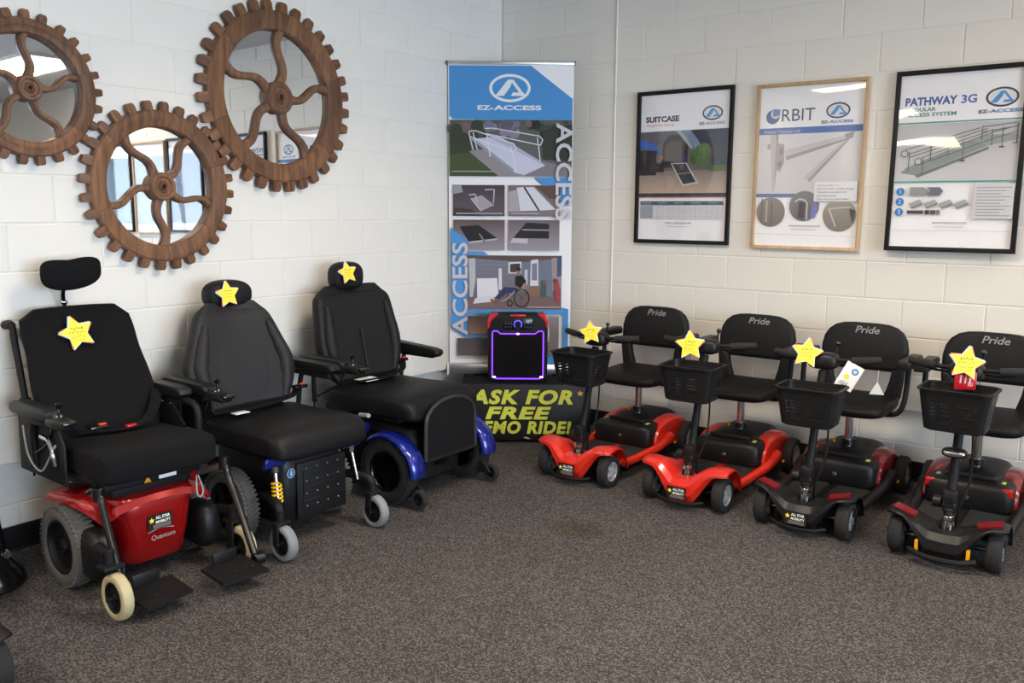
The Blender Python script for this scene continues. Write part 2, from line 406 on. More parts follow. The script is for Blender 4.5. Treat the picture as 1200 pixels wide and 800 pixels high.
def block_mesh(wd, ht):
    k = (round(wd, 3), round(ht, 3))
    if k not in _blk:
        a, b = wd/2 - 0.003, ht/2 - 0.003; e = 0.0028; d = g + 0.006
        v = [(-a+e, 0, -b+e), (a-e, 0, -b+e), (a-e, 0, b-e), (-a+e, 0, b-e), (-a, e*0.5, -b), (a, e*0.5, -b), (a, e*0.5, b), (-a, e*0.5, b), (-a, d, -b), (a, d, -b), (a, d, b), (-a, d, b)]
        f = [(0, 1, 2, 3)] + [(i, 4+i, 4+(i+1) % 4, (i+1) % 4) for i in range(4)] + [(4+i, 8+i, 8+(i+1) % 4, 4+(i+1) % 4) for i in range(4)]
        mb = MB(); mb.add(v, f); o = mb.build('block', 'block_paint', None, 20); _blk[k] = o.data; bpy.data.objects.remove(o)
    return _blk[k]
def courses(parent, off_odd, length, place, rz):
    nrow = int(math.ceil(CEIL / HB))
    for r in range(nrow):
        z0 = r*HB; z1 = min(z0 + HB, CEIL)
        if z1 - z0 < 0.03: continue
        off = off_odd if r % 2 == 1 else off_odd + (HB if off_odd < HB else -HB)
        cuts = [0.0]; t = off
        while t < length: 
            if t > 0.03: cuts.append(t)
            t += BL
        cuts.append(length)
        for a, b in zip(cuts, cuts[1:]):
            o = link('block', block_mesh(b-a, z1-z0), parent); back = OVER if r < 2 else 0.0
            jit = random.uniform(-0.0003, 0.0003)
            o.location = place((a+b)/2, -back + jit, (z0+z1)/2); o.rotation_euler = (0, 0, rz)
courses(wl, 0.354, 4.9, lambda t, d, z: (d, -t, z), PI/2)
courses(wb, 0.111, 4.9, lambda t, d, z: (t, -d, z), 0)
MB().box((-OVER + 0.007, YF/2, 0.055), (0.012, -YF, 0.11), 0.003).box((-OVER + 0.012, YF/2, 0.006), (0.022, -YF, 0.012), 0.004).build('baseboard_left', 'cove_base')
MB().box((XR/2, OVER - 0.007, 0.055), (XR + 0.1, 0.012, 0.11), 0.003).box((XR/2, OVER - 0.012, 0.006), (XR + 0.1, 0.022, 0.012), 0.004).build('baseboard_back', 'cove_base')
for n in ('baseboard_left', 'baseboard_back'): struct(bpy.data.objects[n])
# caulked vertical bead running down the back wall beside the banner
cd = MB().tube([(0.925, -0.002, 0.42), (0.925, -0.002, CEIL)], 0.006, 8).build('trim_1', 'block_paint'); struct(cd)
# walls outside the picture: behind the camera, and the shop front facing the gear mirrors
struct(MB().box((XR/2, YF - 0.1, CEIL/2), (XR + 0.2, 0.2, CEIL)).build('wall_front', 'room_paint'))
wf = MB(); ys = [0.0] + [v for q in WINDOWS for v in (q[1], q[0])] + [YF]
for a, b in zip(ys[0::2], ys[1::2]): wf.box((XR + 0.1, (a+b)/2, CEIL/2), (0.2, a-b, CEIL))
for (y0, y1, z0, z1) in WINDOWS:
    wf.box((XR + 0.1, (y0+y1)/2, z0/2), (0.2, y1-y0, z0)); wf.box((XR + 0.1, (y0+y1)/2, (z1+CEIL)/2), (0.2, y1-y0, CEIL-z1))
struct(wf.build('wall_right', 'room_paint'))
for i, (y0, y1, z0, z1) in enumerate(WINDOWS):
    fr = MB(); t = 0.05; ym, zm = (y0+y1)/2, (z0+z1)/2
    for (cy, cz, dy, dz) in ((ym, z0+t/2, y1-y0, t), (ym, z1-t/2, y1-y0, t), (y0+t/2, zm, t, z1-z0-2*t), (y1-t/2, zm, t, z1-z0-2*t), (ym, zm, t, z1-z0-2*t)):
        fr.box((XR + 0.06, cy, cz), (0.06, dy, dz))
    fo = struct(fr.build('window_%d' % (i+1), 'window_frame'))
    for s_ in (-1, 1): MB().box((XR + 0.06, ym + s_*(y1-y0)/4, zm), (0.006, (y1-y0)/2-0.06, z1-z0-0.08)).build('pane', 'window_glass', fo)
for (tx, ty, tr) in TROFFERS:
    t = thing('ceiling_light', 'fluorescent ceiling panel above the room, outside the picture', 'light', (tx, ty, CEIL), 0, 'ceiling light panels')
    f = MB()
    for (cx, cy, dx, dy) in ((0, 0.29, 1.22, 0.03), (0, -0.29, 1.22, 0.03), (0.595, 0, 0.03, 0.55), (-0.595, 0, 0.03, 0.55)): f.box((cx, cy, -0.012), (dx, dy, 0.024))
    f.build('frame', 'troffer_frame', t); MB().box((0, 0, -0.008), (1.16, 0.55, 0.012)).build('diffuser', 'diffuser', t)

# ------------------------------------------------------------------ gear shaped mirrors on the left wall
def gear_mirror(label, y, z, Rt, nteeth, spoke0, tooth0, sag):
    t = thing('gear_mirror', label, 'mirror', (0.0, y, z), 0, 'wooden gear mirrors')
    t.rotation_euler = (0, math.radians(-sag), 0)
    Rr, Ri, Rh = Rt*0.90, Rt*0.70, Rt*0.17
    F = R(90, 'Y')                                   # lathe axis z -> +x (out of the wall)
    def W(a, r, d): return Vector((d, math.cos(a)*r, math.sin(a)*r))
    # rim of glued arcs
    nseg = 6
    for k in range(nseg):
        a0 = 2*PI*k/nseg + 0.35; mb = MB(); rings = []
        prof = [(Ri, 0.018), (Ri, 0.040), (Ri+0.006, 0.046), (Ri+0.022, 0.048), (Rr-0.03, 0.055), (Rr-0.008, 0.052), (Rr, 0.044), (Rr, 0.012), (Ri, 0.012)]
        for j in range(13):
            a = a0 + (2*PI/nseg - 0.004)*j/12; rings.append([W(a, r, d) for (r, d) in prof])
        mb.loft(rings).build('rim_segment', 'gear_wood', t, 30)
    tm = None
    tw0, tw1, tl = Rt*0.105, Rt*0.075, Rt - Rr + 0.012
    for k in range(nteeth):
        if tm is None:
            rings = [[(0.012, -tw0/2, 0), (0.047, -tw0/2, 0), (0.047, tw0/2, 0), (0.012, tw0/2, 0)], [(0.014, -tw0/2*0.97, tl*0.75), (0.045, -tw0/2*0.97, tl*0.75), (0.045, tw0/2*0.97, tl*0.75), (0.014, tw0/2*0.97, tl*0.75)],
                     [(0.017, -tw1/2, tl), (0.041, -tw1/2, tl), (0.041, tw1/2, tl), (0.017, tw1/2, tl)]]
            o = MB().loft(rings).build('tooth', 'gear_wood', t, 25); tm = o.data
        else: o = link('tooth', tm, t)
        a = math.radians(tooth0 + 360*k/nteeth + random.uniform(-0.6, 0.6))
        o.location = W(a, Rr-0.010, 0); o.rotation_euler = (a - PI/2 + random.uniform(-0.03, 0.03), 0, 0)
    # curved spokes
    for k in range(5):
        a0 = math.radians(spoke0 + 72*k); mb = MB(); rings = []
        ur = Vector((0, math.cos(a0), math.sin(a0))); ul = Vector((0, -math.sin(a0), math.cos(a0)))
        n = 16; pts = []
        for j in range(n+1):
            s_ = j/n; r = Rh*0.8 + (Ri + 0.006 - Rh*0.8)*s_; lat = Rt*0.048*math.sin(2*PI*(s_-0.02))*(1.0) + Rt*0.02*(1-s_)
            pts.append((r, -lat))
        for j in range(n+1):
            q0, q1 = pts[max(j-1, 0)], pts[min(j+1, n)]; d = Vector((q1[0]-q0[0], q1[1]-q0[1])).normalized(); nn = Vector((-d.y, d.x))
            hw = Rt*(0.047 - 0.012*math.sin(PI*j/n)); r, l = pts[j]; ring = []
            for (sx, dd) in ((-1, 0.014), (-1, 0.030), (-0.55, 0.038), (0.55, 0.038), (1, 0.030), (1, 0.014)):
                p = Vector((r, l)) + nn*(hw*sx); ring.append(ur*p.x + ul*p.y + Vector((dd, 0, 0)))
            rings.append(ring)
        mb.loft(rings).build('spoke', 'gear_spoke', t, 35)
    hub = MB(); hub.lathe([(Rh*0.18, 0.02), (Rh*0.22, 0.046), (Rh*0.40, 0.052), (Rh*0.46, 0.046), (Rh*0.62, 0.046), (Rh*0.72, 0.054), (Rh*0.90, 0.054), (Rh, 0.046), (Rh, 0.012)], 28, F)
    h = hub.build('hub', 'gear_spoke', t, 35)
    MB().tube([W(a, Rh*0.30, 0.052) for a in [2*PI*i/4 + 0.4 for i in range(4)]], Rh*0.10, 6, closed=True).build('nut', 'gear_spoke', h)
    MB().lathe([(0, 0.011), (Ri+0.012, 0.011), (Ri+0.012, 0.004), (0, 0.004)], 64, F).build('mirror_glass', 'mirror', t)
    for k, a in enumerate((0.4, 2.5, 4.4)):
        MB().sq(W(a, Ri + (Rr-Ri)*0.5, 0.052), (0.004, 0.009, 0.009), 1, 1, 10, 6).build('plug', 'gear_wood', t)
    return t
gear_mirror('largest round mirror in a wooden gear frame, highest on the wall', -2.0, 2.070, 0.490, 32, 12, 6.08, 0.6)
gear_mirror('middle sized wooden gear mirror hanging lowest, above the headrest of the grey power chair', -2.705, 1.590, 0.392, 28, 54, 8.49, 0.2)
gear_mirror('smallest wooden gear mirror cut off by the left edge of the picture', -3.285, 1.977, 0.312, 25, 16, 2.3, 0.8)

# ------------------------------------------------------------------ framed posters on the back wall
INKK = (46, 54, 60); EZB = (70, 150, 215); EZD = (34, 44, 52)
def ez_logo(a, cx, cz, s, ring, face, tri, c1, c2, tw):
    a.disc(cx, cz, s*1.0, s*0.66, ring); a.disc(cx, cz, s*0.86, s*0.53, face)
    for P in ([(-.70, -.36), (-.10, .40), (.14, .40), (.02, .06), (-.30, -.36)], [(-.02, .40), (.16, .40), (.70, -.30), (.52, -.30)], [(.06, -.36), (.74, -.36), (.66, -.20), (.14, -.20)]):
        a.poly([(cx + x*s, cz + z*s) for (x, z) in P], tri)
    a.text('EZ-', cx - tw/2, cz - s*1.02, s*0.30, c1, width=tw*0.245, bold=0.035)
    a.text('ACCESS', cx - tw/2 + tw*0.25, cz - s*1.02, s*0.30, c2, width=tw*0.74, bold=0.035)
def poster(label, x0, x1, z0, z1, frame_mat, rail, painter, tilt=0.0, lean=0.0, name='framed_poster'):
    wd, ht = x1-x0, z1-z0
    t = thing(name, label, 'poster', ((x0+x1)/2, -0.004 - max(0, ht*math.sin(math.radians(-lean))), z0), 0, 'framed posters on the back wall')
    t.rotation_euler = (math.radians(lean), math.radians(tilt), 0)
    d = 0.026
    def rl(a, b, horizontal):
        # mitred rail
        o, i = rail, rail
        mb = MB(); return mb
    for (P) in ([(-wd/2, 0), (wd/2, 0), (wd/2-rail, rail), (-wd/2+rail, rail)], [(-wd/2, ht), (-wd/2+rail, ht-rail), (wd/2-rail, ht-rail), (wd/2, ht)],
                [(-wd/2, 0), (-wd/2+rail, rail), (-wd/2+rail, ht-rail), (-wd/2, ht)], [(wd/2, 0), (wd/2, ht), (wd/2-rail, ht-rail), (wd/2-rail, rail)]):
        MB().prism(P, d, 0.004, T(0, -d/2, 0)).build('frame_rail', frame_mat, t, 25)
    a = Art(); iw, ih = wd - 2*rail + 0.004, ht - 2*rail + 0.004; ox, oz = -iw/2, rail - 0.002
    a.rect(ox, oz, ox+iw, oz+ih, (250, 248, 251))
    painter(a, lambda u: ox + u*iw, lambda v: oz + (1-v)*ih, iw, ih)
    a.build('print_sheet', 'print', t, (0, -0.008, 0))
    MB().box((0, -0.0175, ht/2), (iw, 0.002, ih)).build('glazing', 'poster_glazing', t)
    return t
def paint_suitcase(a, U, V, w_, h_):
    a.text('SUITCASE', U(.06), V(.185), 0.046, INKK, width=.385*w_, bold=0.045)
    a.text('Singlefold Ramp', U(.07), V(.215), 0.022, (226, 120, 90), width=.32*w_)
    ez_logo(a, U(.81), V(.145), 0.066, (40, 44, 50), (232, 232, 236), EZB, (60, 66, 72), (90, 150, 200), 0.165)
    a.grad(U(0), V(.70), U(1), V(.25), (104, 98, 96), (92, 96, 104))
    a.grad(U(0), V(.70), U(1), V(.52), (206, 180, 160), (136, 124, 116))
    a.poly([(U(.4), V(.25)), (U(.62), V(.25)), (U(.72), V(.40)), (U(.6), V(.36))], (120, 140, 170))
    a.poly([(U(.58), V(.25)), (U(1), V(.25)), (U(1), V(.36)), (U(.74), V(.38))], (52, 60, 84))
    a.poly([(U(0), V(.30)), (U(.12), V(.32)), (U(.24), V(.37)), (U(.24), V(.39)), (U(0), V(.36))], (56, 106, 190))
    a.rect(U(0), V(.55), U(.20), V(.38), (40, 42, 46))
    a.poly([(U(.27), V(.33)), (U(.34), V(.28)), (U(.50), V(.28)), (U(.56), V(.36)), (U(.55), V(.50)), (U(.26), V(.50))], (56, 52, 50))
    a.poly([(U(.30), V(.36)), (U(.36), V(.32)), (U(.48), V(.32)), (U(.50), V(.46)), (U(.30), V(.46))], (84, 78, 72))
    a.poly([(U(.42), V(.25)), (U(.47), V(.25)), (U(.62), V(.38)), (U(.58), V(.37))], (176, 178, 182))
    for (u, v, r, c) in ((.68, .42, .085, (70, 104, 62)), (.74, .39, .07, (96, 124, 72)), (.64, .44, .06, (60, 90, 54)), (.72, .45, .07, (84, 112, 66))): a.disc(U(u), V(v), r*w_, r*w_*1.1, c, 11)
    a.rect(U(.80), V(.53), U(1), V(.49), (84, 112, 60)); a.rect(U(.82), V(.49), U(1), V(.34), (66, 68, 76))
    for u in (.22, .24, .27): a.disc(U(u), V(.50), .03*w_, .05*w_, (44, 42, 46), 9)
    a.disc(U(.26), V(.43), .018*w_, .02*w_, (200, 84, 66), 9); a.disc(U(.52), V(.45), .03*w_, .06*w_, (46, 60, 96), 9)
    a.poly([(U(.37), V(.47)), (U(.55), V(.47)), (U(.69), V(.61)), (U(.51), V(.63))], (196, 196, 200))
    a.poly([(U(.385), V(.475)), (U(.54), V(.475)), (U(.66), V(.60)), (U(.52), V(.615))], (58, 58, 62))
    a.line(U(.45), V(.545), U(.61), V(.535), 0.004, (170, 170, 172))
    a.rect(U(0), V(.70), U(1), V(.675), (54, 58, 62)); a.rect(U(0), V(.705), U(1), V(.70), (206, 96, 80))
    a.rect(U(.03), V(.755), U(.97), V(.73), (62, 84, 92))
    a.rect(U(.03), V(.85), U(.97), V(.76), (214, 214, 218)); a.rect(U(.03), V(.85), U(.18), V(.76), (150, 156, 164))
    for k in range(1, 6): a.line(U(.03), V(.76+.015*k), U(.97), V(.76+.015*k), 0.0012, (150, 152, 156))
    for k in range(1, 13): a.line(U(.18+.061*k), V(.85), U(.18+.061*k), V(.76), 0.0012, (150, 152, 156))
    for k in range(5): a.line(U(.05+.19*k), V(.743), U(.16+.19*k), V(.743), 0.003, (190, 200, 204))
    a.text('www.ezaccess.com', U(.33), V(.885), 0.02, (80, 84, 88), width=.30*w_); a.line(U(.35), V(.905), U(.58), V(.905), 0.003, (180, 180, 184))
def paint_orbit(a, U, V, w_, h_):
    a.disc(U(.13), V(.185), .068*w_, .068*w_, (44, 90, 150)); a.disc(U(.155), V(.165), .046*w_, .046*w_, (228, 226, 228)); a.poly([(U(.13), V(.185)), (U(.13), V(.135)), (U(.20), V(.14)), (U(.20), V(.18))], (90, 140, 190))
    a.text('RBIT', U(.22), V(.215), 0.098, (46, 72, 104), width=.32*w_)
    ez_logo(a, U(.755), V(.165), 0.066, (40, 44, 50), (232, 232, 236), EZB, (60, 66, 72), (70, 130, 190), 0.175)
    a.rect(U(0), V(.295), U(1), V(.255), (62, 106, 176)); a.text('Patient Transfer Lift', U(.05), V(.288), 0.026, (206, 214, 232), width=.36*w_, shear=0.15)
    a.grad(U(0), V(.68), U(1), V(.295), (206, 202, 206), (222, 220, 224))
    G1, G2, G3 = (190, 186, 190), (158, 152, 156), (126, 120, 124)
    a.poly([(U(.115), V(.295)), (U(.20), V(.295)), (U(.195), V(.52)), (U(.185), V(.65)), (U(.16), V(.65)), (U(.14), V(.50))], G1)
    a.poly([(U(.175), V(.295)), (U(.20), V(.295)), (U(.195), V(.52)), (U(.18), V(.65))], G2)
    a.poly([(U(.20), V(.35)), (U(.26), V(.36)), (U(.27), V(.47)), (U(.23), V(.53)), (U(.195), V(.52))], G2)
    a.disc(U(.235), V(.40), .02*w_, .035*w_, G3); a.disc(U(.225), V(.48), .022*w_, .03*w_, G3); a.disc(U(.11), V(.37), .018*w_, .03*w_, G2)
    a.poly([(U(.265), V(.395)), (U(.84), V(.315)), (U(.86), V(.345)), (U(.29), V(.455))], (200, 196, 200))
    a.poly([(U(.28), V(.435)), (U(.855), V(.335)), (U(.86), V(.345)), (U(.29), V(.458))], G2)
    a.poly([(U(.83), V(.31)), (U(.92), V(.295)), (U(.91), V(.33)), (U(.85), V(.35))], G2)
    a.poly([(U(.81), V(.355)), (U(.87), V(.345)), (U(.53), V(.59)), (U(.46), V(.575))], (196, 192, 196)); a.poly([(U(.85), V(.35)), (U(.875), V(.345)), (U(.53), V(.595)), (U(.505), V(.585))], G2)
    a.rect(U(0), V(.69), U(.62), V(.668), (62, 96, 156))
    for (u, v, r, c1, c2) in ((.16, .785, .145, (134, 122, 118), (96, 84, 78)), (.49, .745, .145, (112, 108, 110), (70, 74, 90)), (.83, .80, .155, (156, 146, 138), (110, 100, 94))):
        n = 28; a.poly([(U(u)+r*w_*math.cos(2*PI*i/n), V(v)+r*w_*math.sin(2*PI*i/n)) for i in range(n)], [tuple(int(c1[j]+(c2[j]-c1[j])*(0.5-0.5*math.sin(2*PI*i/n))) for j in range(3)) for i in range(n)])
    for k in range(3): a.line(U(.07+.05*k), V(.70+.01*k), U(.07+.05*k), V(.85), 0.008, (190, 180, 174) if k % 2 else (72, 64, 60))
    a.path([(U(.40), V(.72)), (U(.44), V(.70)), (U(.50), V(.71)), (U(.52), V(.73)), (U(.52), V(.83))], 0.008, (196, 194, 196)); a.rect(U(.44), V(.82), U(.50), V(.72), (60, 54, 56)); a.poly([(U(.57), V(.72)), (U(.63), V(.74)), (U(.60), V(.82)), (U(.56), V(.82))], (110, 116, 180))
    a.line(U(.73), V(.76), U(.80), V(.87), 0.007, (206, 200, 196)); a.line(U(.74), V(.76), U(.93), V(.75), 0.007, (196, 190, 186)); a.poly([(U(.92), V(.76)), (U(.975), V(.77)), (U(.96), V(.85)), (U(.93), V(.80))], (56, 52, 54))
    a.rect(U(.585), V(.72), U(.99), V(.60), (160, 160, 166)); a.rect(U(.58), V(.715), U(.98), V(.595), (230, 229, 232))
    for k, (l, tx) in enumerate(((.20, 'Tap transfer aid'), (.34, 'Non-intrusive, stylish design'), (.28, 'Transforms comfort for'), (.18, 'personal needs'), (.30, 'Sign care provided safely'))): a.text(tx, U(.61), V(.622+.021*k), 0.014, (96, 96, 102), width=l*w_)
    a.text('www.ezaccess.com', U(.35), V(.875), 0.02, (84, 86, 92), width=.31*w_); a.line(U(.38), V(.892), U(.62), V(.892), 0.003, (180, 180, 184))
    a.line(U(.0), V(.925), U(1), V(.93), 0.002, (206, 204, 208))
def paint_pathway(a, U, V, w_, h_):
    a.text('PATHWAY', U(.05), V(.175), 0.056, (58, 92, 168), width=.43*w_, bold=0.04); a.text('3G', U(.51), V(.175), 0.056, (58, 108, 186), width=.125*w_, bold=0.03)
    a.text('MODULAR', U(.05), V(.21), 0.026, (46, 140, 132), width=.26*w_, bold=0.03); a.text('ACCESS SYSTEM', U(.05), V(.24), 0.026, (46, 140, 132), width=.43*w_, bold=0.03)
    ez_logo(a, U(.83), V(.155), 0.074, (40, 44, 50), (232, 232, 236), EZB, (60, 66, 72), (70, 130, 190), 0.20)
    a.rect(U(0), V(.281), U(1), V(.273), (70, 160, 150))
    a.grad(U(0), V(.62), U(1), V(.285), (208, 206, 208), (196, 194, 198))
    a.poly([(U(.05), V(.565)), (U(.18), V(.58)), (U(.76), V(.42)), (U(.98), V(.39)), (U(.98), V(.36)), (U(.70), V(.36)), (U(.60), V(.40))], (158, 166, 164))
    a.poly([(U(.05), V(.565)), (U(.10), V(.535)), (U(.62), V(.385)), (U(.74), V(.42)), (U(.18), V(.58))], (142, 152, 150))
    a.poly([(U(.18), V(.58)), (U(.76), V(.425)), (U(.76), V(.44)), (U(.20), V(.595))], (112, 120, 120))
    K = (104, 108, 110)
    for (p1, p2) in (((.12, .455), (.74, .325)), ((.12, .475), (.74, .345)), ((.08, .43), (.68, .32)), ((.22, .48), (.80, .345)), ((.22, .515), (.80, .38)), ((.80, .345), (.98, .315)), ((.80, .38), (.98, .345)), ((.70, .315), (.96, .30)), ((.70, .345), (.96, .32))): a.line(U(p1[0]), V(p1[1]), U(p2[0]), V(p2[1]), 0.0045, K)
    for (u, v0, v1) in ((.12, .44, .555), (.24, .48, .575), (.44, .38, .47), (.56, .39, .50), (.70, .31, .39), (.78, .33, .42), (.86, .32, .43), (.97, .30, .41), (.30, .41, .50)): a.line(U(u), V(v0), U(u), V(v1), 0.005, K)
    for (u, v) in ((.08, .453), (.20, .50)): a.disc(U(u), V(v), .032*w_, .032*w_, K, 16); a.disc(U(u), V(v), .024*w_, .024*w_, (202, 200, 203), 16)
    for (u, v) in ((.56, .50), (.86, .43), (.96, .41)): a.line(U(u)-0.012, V(v), U(u)+0.012, V(v), 0.008, (80, 82, 86))
    a.rect(U(0), V(.622), U(1), V(.614), (70, 160, 150))
    for k, v in enumerate((.675, .735, .795)):
        a.disc(U(.07), V(v), .036*w_, .036*w_, (46, 124, 196)); a.text(str(k+1), U(.07), V(v+.012), 0.034, (220, 230, 240), center=True)
    a.poly([(U(.15), V(.65)), (U(.27), V(.65)), (U(.31), V(.672)), (U(.27), V(.70)), (U(.15), V(.70))], (146, 146, 148)); a.poly([(U(.29), V(.65)), (U(.40), V(.65)), (U(.43), V(.672)), (U(.40), V(.70)), (U(.29), V(.70)), (U(.325), V(.672))], (108, 110, 120))
    for k in range(4): a.poly([(U(.15+.125*k), V(.745)), (U(.24+.125*k), V(.72)), (U(.265+.125*k), V(.74)), (U(.18+.125*k), V(.765))], (164, 166, 168)); a.poly([(U(.15+.125*k), V(.745)), (U(.18+.125*k), V(.765)), (U(.265+.125*k), V(.74)), (U(.265+.125*k), V(.75)), (U(.18+.125*k), V(.775))], (120, 122, 124))
    a.rect(U(.14), V(.805), U(.28), V(.785), (66, 64, 66)); a.rect(U(.29), V(.808), U(.33), V(.783), (56, 54, 56)); a.rect(U(.335), V(.808), U(.38), V(.783), (80, 74, 74)); a.disc(U(.40), V(.795), .02*w_, .022*w_, (136, 116, 108))
    a.rect(U(.68), V(.83), U(.99), V(.635), (204, 203, 207))
    for k in range(10): a.line(U(.70), V(.655+.0175*k), U(.97 - .04*(k % 3)), V(.655+.0175*k), 0.0035, (140, 140, 146))
    a.text('www.ezaccess.com', U(.36), V(.862), 0.022, (84, 86, 92), width=.28*w_); a.line(U(.38), V(.88), U(.62), V(.88), 0.003, (170, 170, 174)); a.line(U(0), V(.905), U(1), V(.90), 0.002, (200, 198, 202))
def paint_blank(c1, c2):
    def f(a, U, V, w_, h_):
        a.grad(U(0), V(.92), U(1), V(.14), c1, c2); a.rect(U(.06), V(.70), U(.5), V(.62), c2)
        for k in range(4): a.line(U(.06), V(.76+.04*k), U(.85), V(.76+.04*k), 0.006, (150, 152, 160))
    return f
poster('black framed ramp poster headed SUITCASE, nearest the banner', 1.100, 1.745, 1.286, 2.233, 'black_frame', 0.024, paint_suitcase)
poster('light wood framed lift poster headed ORBIT', 1.886, 2.512, 1.274, 2.217, 'oak_frame', 0.020, paint_orbit, 0.2, -0.1)
poster('black framed ramp poster headed PATHWAY 3G', 2.650, 3.275, 1.286, 2.226, 'black_frame', 0.024, paint_pathway, 0.0, -1.75)
poster('black framed poster right of the picture, seen only in the gear mirror', 3.62, 4.20, 1.28, 2.20, 'black_frame', 0.024, paint_blank((112, 124, 150), (86, 98, 128)))
poster('light wood framed poster right of the picture, seen only in the gear mirror', 4.24, 4.83, 1.26, 2.19, 'oak_frame', 0.020, paint_blank((150, 160, 182), (112, 124, 154)))
poster('farthest black framed poster right of the picture, seen only in the gear mirror', 4.88, 5.46, 1.27, 2.19, 'black_frame', 0.024, paint_blank((120, 140, 160), (84, 108, 136)))

# ------------------------------------------------------------------ corner: low table with black drape, banner, sign, speaker
CORNER = math.radians(36.5)     # the corner display stands across the corner at this angle
RV = Vector((math.cos(CORNER), math.sin(CORNER), 0)); NV = Vector((-math.sin(CORNER), math.cos(CORNER), 0))
def AD(a, d, z=0.0):
    p = RV*a + NV*(d - 6.37); return (p.x, p.y, z)
YD = math.degrees(CORNER)
TZ = 0.372
tb = thing('low_table', 'low table draped in black cloth in the corner behind the blue fendered chair', 'table', AD(0.17, 5.70), YD)
MB().box((0, 0, TZ - 0.012), (0.84, 0.42, 0.024), 0.006).build('table_top', 'black_drape', tb)
dr = MB(); G = []
per = [(-0.42, 0.21), (-0.42, -0.21), (0.42, -0.21), (0.42, 0.21)]
pp = []
for (p, q) in zip(per, per[1:]):
    n = 30
    for i in range(n): pp.append((p[0]+(q[0]-p[0])*i/n, p[1]+(q[1]-p[1])*i/n))
pp.append(per[-1])
for i, (x, y) in enumerate(pp):
    row = []
    for j in range(7):
        k = j/6; wv = 0.006*k*math.sin(i*0.9) + 0.004*k*math.sin(i*0.37+1); s_ = 1 + 0.012*k
        row.append((x*s_ + (wv if abs(x) > 0.419 else 0), y*s_ + (wv if abs(y) > 0.209 else 0), TZ - 0.006 - (TZ - 0.012)*k))
    G.append(row)
dr.grid_solid(G, lambda p: (-p.x*0.008, -p.y*0.012, 0)).build('drape', 'black_drape', tb, 60)
# sign
sg = thing('printed_sign', 'black sign reading ASK FOR FREE DEMO RIDE in yellow letters', 'sign', AD(0.185, 5.468, 0.012), YD)
MB().box((0, 0, 0.19), (0.80, 0.008, 0.365), 0.002).build('board', 'sign_black', sg)
a = Art(0.0004); LM = (202, 204, 74)
a.text('ASK FOR', -0.375, 0.250, 0.122, LM, width=0.665, shear=0.22, bold=0.045, spacing=1.12)
a.text('FREE', -0.275, 0.150, 0.108, LM, width=0.425, shear=0.22, bold=0.045, spacing=1.12)
a.text('DEMO RIDE!', -0.375, 0.055, 0.108, LM, width=0.655, shear=0.18, bold=0.045, spacing=1.12)
a.poly([(0.335+x, 0.318+z) for (x, z) in star_pts(0.022)], (214, 150, 60))
a.poly([(-0.03, 0.026), (0.0, 0.016), (0.02, 0.018), (-0.01, 0.03)], (190, 190, 190))
a.build('lettering', 'print_matte', sg, (0, -0.0045, 0))
# retractable banner
BX = 0.064
bn = thing('banner_stand', 'tall roll-up banner with ramp photos and EZ-ACCESS heading, in the corner', 'banner', AD(BX, 5.87, TZ), YD)
def PX(x): return (x - 599.0)/147.5*0.832
def PZ(y): return 2.070 - (y - 76.5)/(433.0-76.5)*2.035
MB().box((0, 0, 0.045), (0.84, 0.075, 0.078), 0.02).build('cassette', 'alu', bn)
for s_ in (-1, 1):
    MB().box((s_*0.42, 0, 0.045), (0.012, 0.08, 0.082), 0.004).build('end_cap', 'white_plastic', bn)
    MB().box((s_*0.27, 0, 0.004), (0.04, 0.11, 0.008), 0.003).build('foot', 'black_plastic', bn)
    MB().box((s_*0.417, 0, 2.066), (0.008, 0.022, 0.026), 0.002).build('rail_cap', 'dark_steel', bn)
MB().box((0, 0, 2.066), (0.83, 0.018, 0.022), 0.004).build('top_rail', 'alu', bn)
MB().tube([(0, 0.03, 0.05), (0, 0.03, 2.05)], 0.01, 8).build('support_pole', 'alu', bn)
MB().box((0, 0.004, 1.07), (0.822, 0.002, 1.98)).build('banner_backing', 'white_paper', bn)
a = Art()
def c1(p): return (PX(520 + p[0]/4), PZ(70 + p[1]/4))
def c2(p): return (PX(520 + p[0]/4), PZ(250 + p[1]/4))
def q1(x0, y0, x1, y1, cb, ct=None): a.poly([c1((x0, y1)), c1((x1, y1)), c1((x1, y0)), c1((x0, y0))], [cb, cb, ct or cb, ct or cb])
def q2(x0, y0, x1, y1, cb, ct=None): a.poly([c2((x0, y1)), c2((x1, y1)), c2((x1, y0)), c2((x0, y0))], [cb, cb, ct or cb, ct or cb])
def s1(pts, col): a.poly([c1(p) for p in pts], col)
def s2(pts, col): a.poly([c2(p) for p in pts], col)
BLU = (78, 144, 204); WHT = (238, 236, 237)
a.rect(-0.411, 0.08, 0.411, 2.056, WHT)
s1([(28, 40), (408, 40), (603, 186), (603, 284), (46, 280), (28, 264)], BLU)
ez_logo(a, *c1((311, 140)), 0.136, (232, 232, 234), BLU, (232, 232, 234), (232, 232, 234), (232, 232, 234), 0.425)
q1(30, 282, 603, 538, (110, 108, 112), (86, 92, 84))
for i in range(46):
    x = 30 + random.random()*570; y = 285 + random.random()*70; r = 14 + random.random()*16; x = min(max(x, 48), 585); y = max(y, 285+r*0.8)
    cc = random.choice([(58, 66, 50), (74, 82, 60), (90, 84, 78), (122, 96, 96), (66, 74, 58), (48, 52, 44)])
    if 200 < x < 360: cc = random.choice([(120, 116, 136), (140, 130, 150), (96, 92, 104)])
    a.disc(*c1((x, y)), r/4/147.5*0.83, r/4/147.5*0.8, cc, 9)
s1([(30, 400), (120, 410), (260, 538), (30, 538)], (72, 84, 56)); s1([(30, 330), (130, 350), (130, 430), (30, 440)], (60, 66, 50))
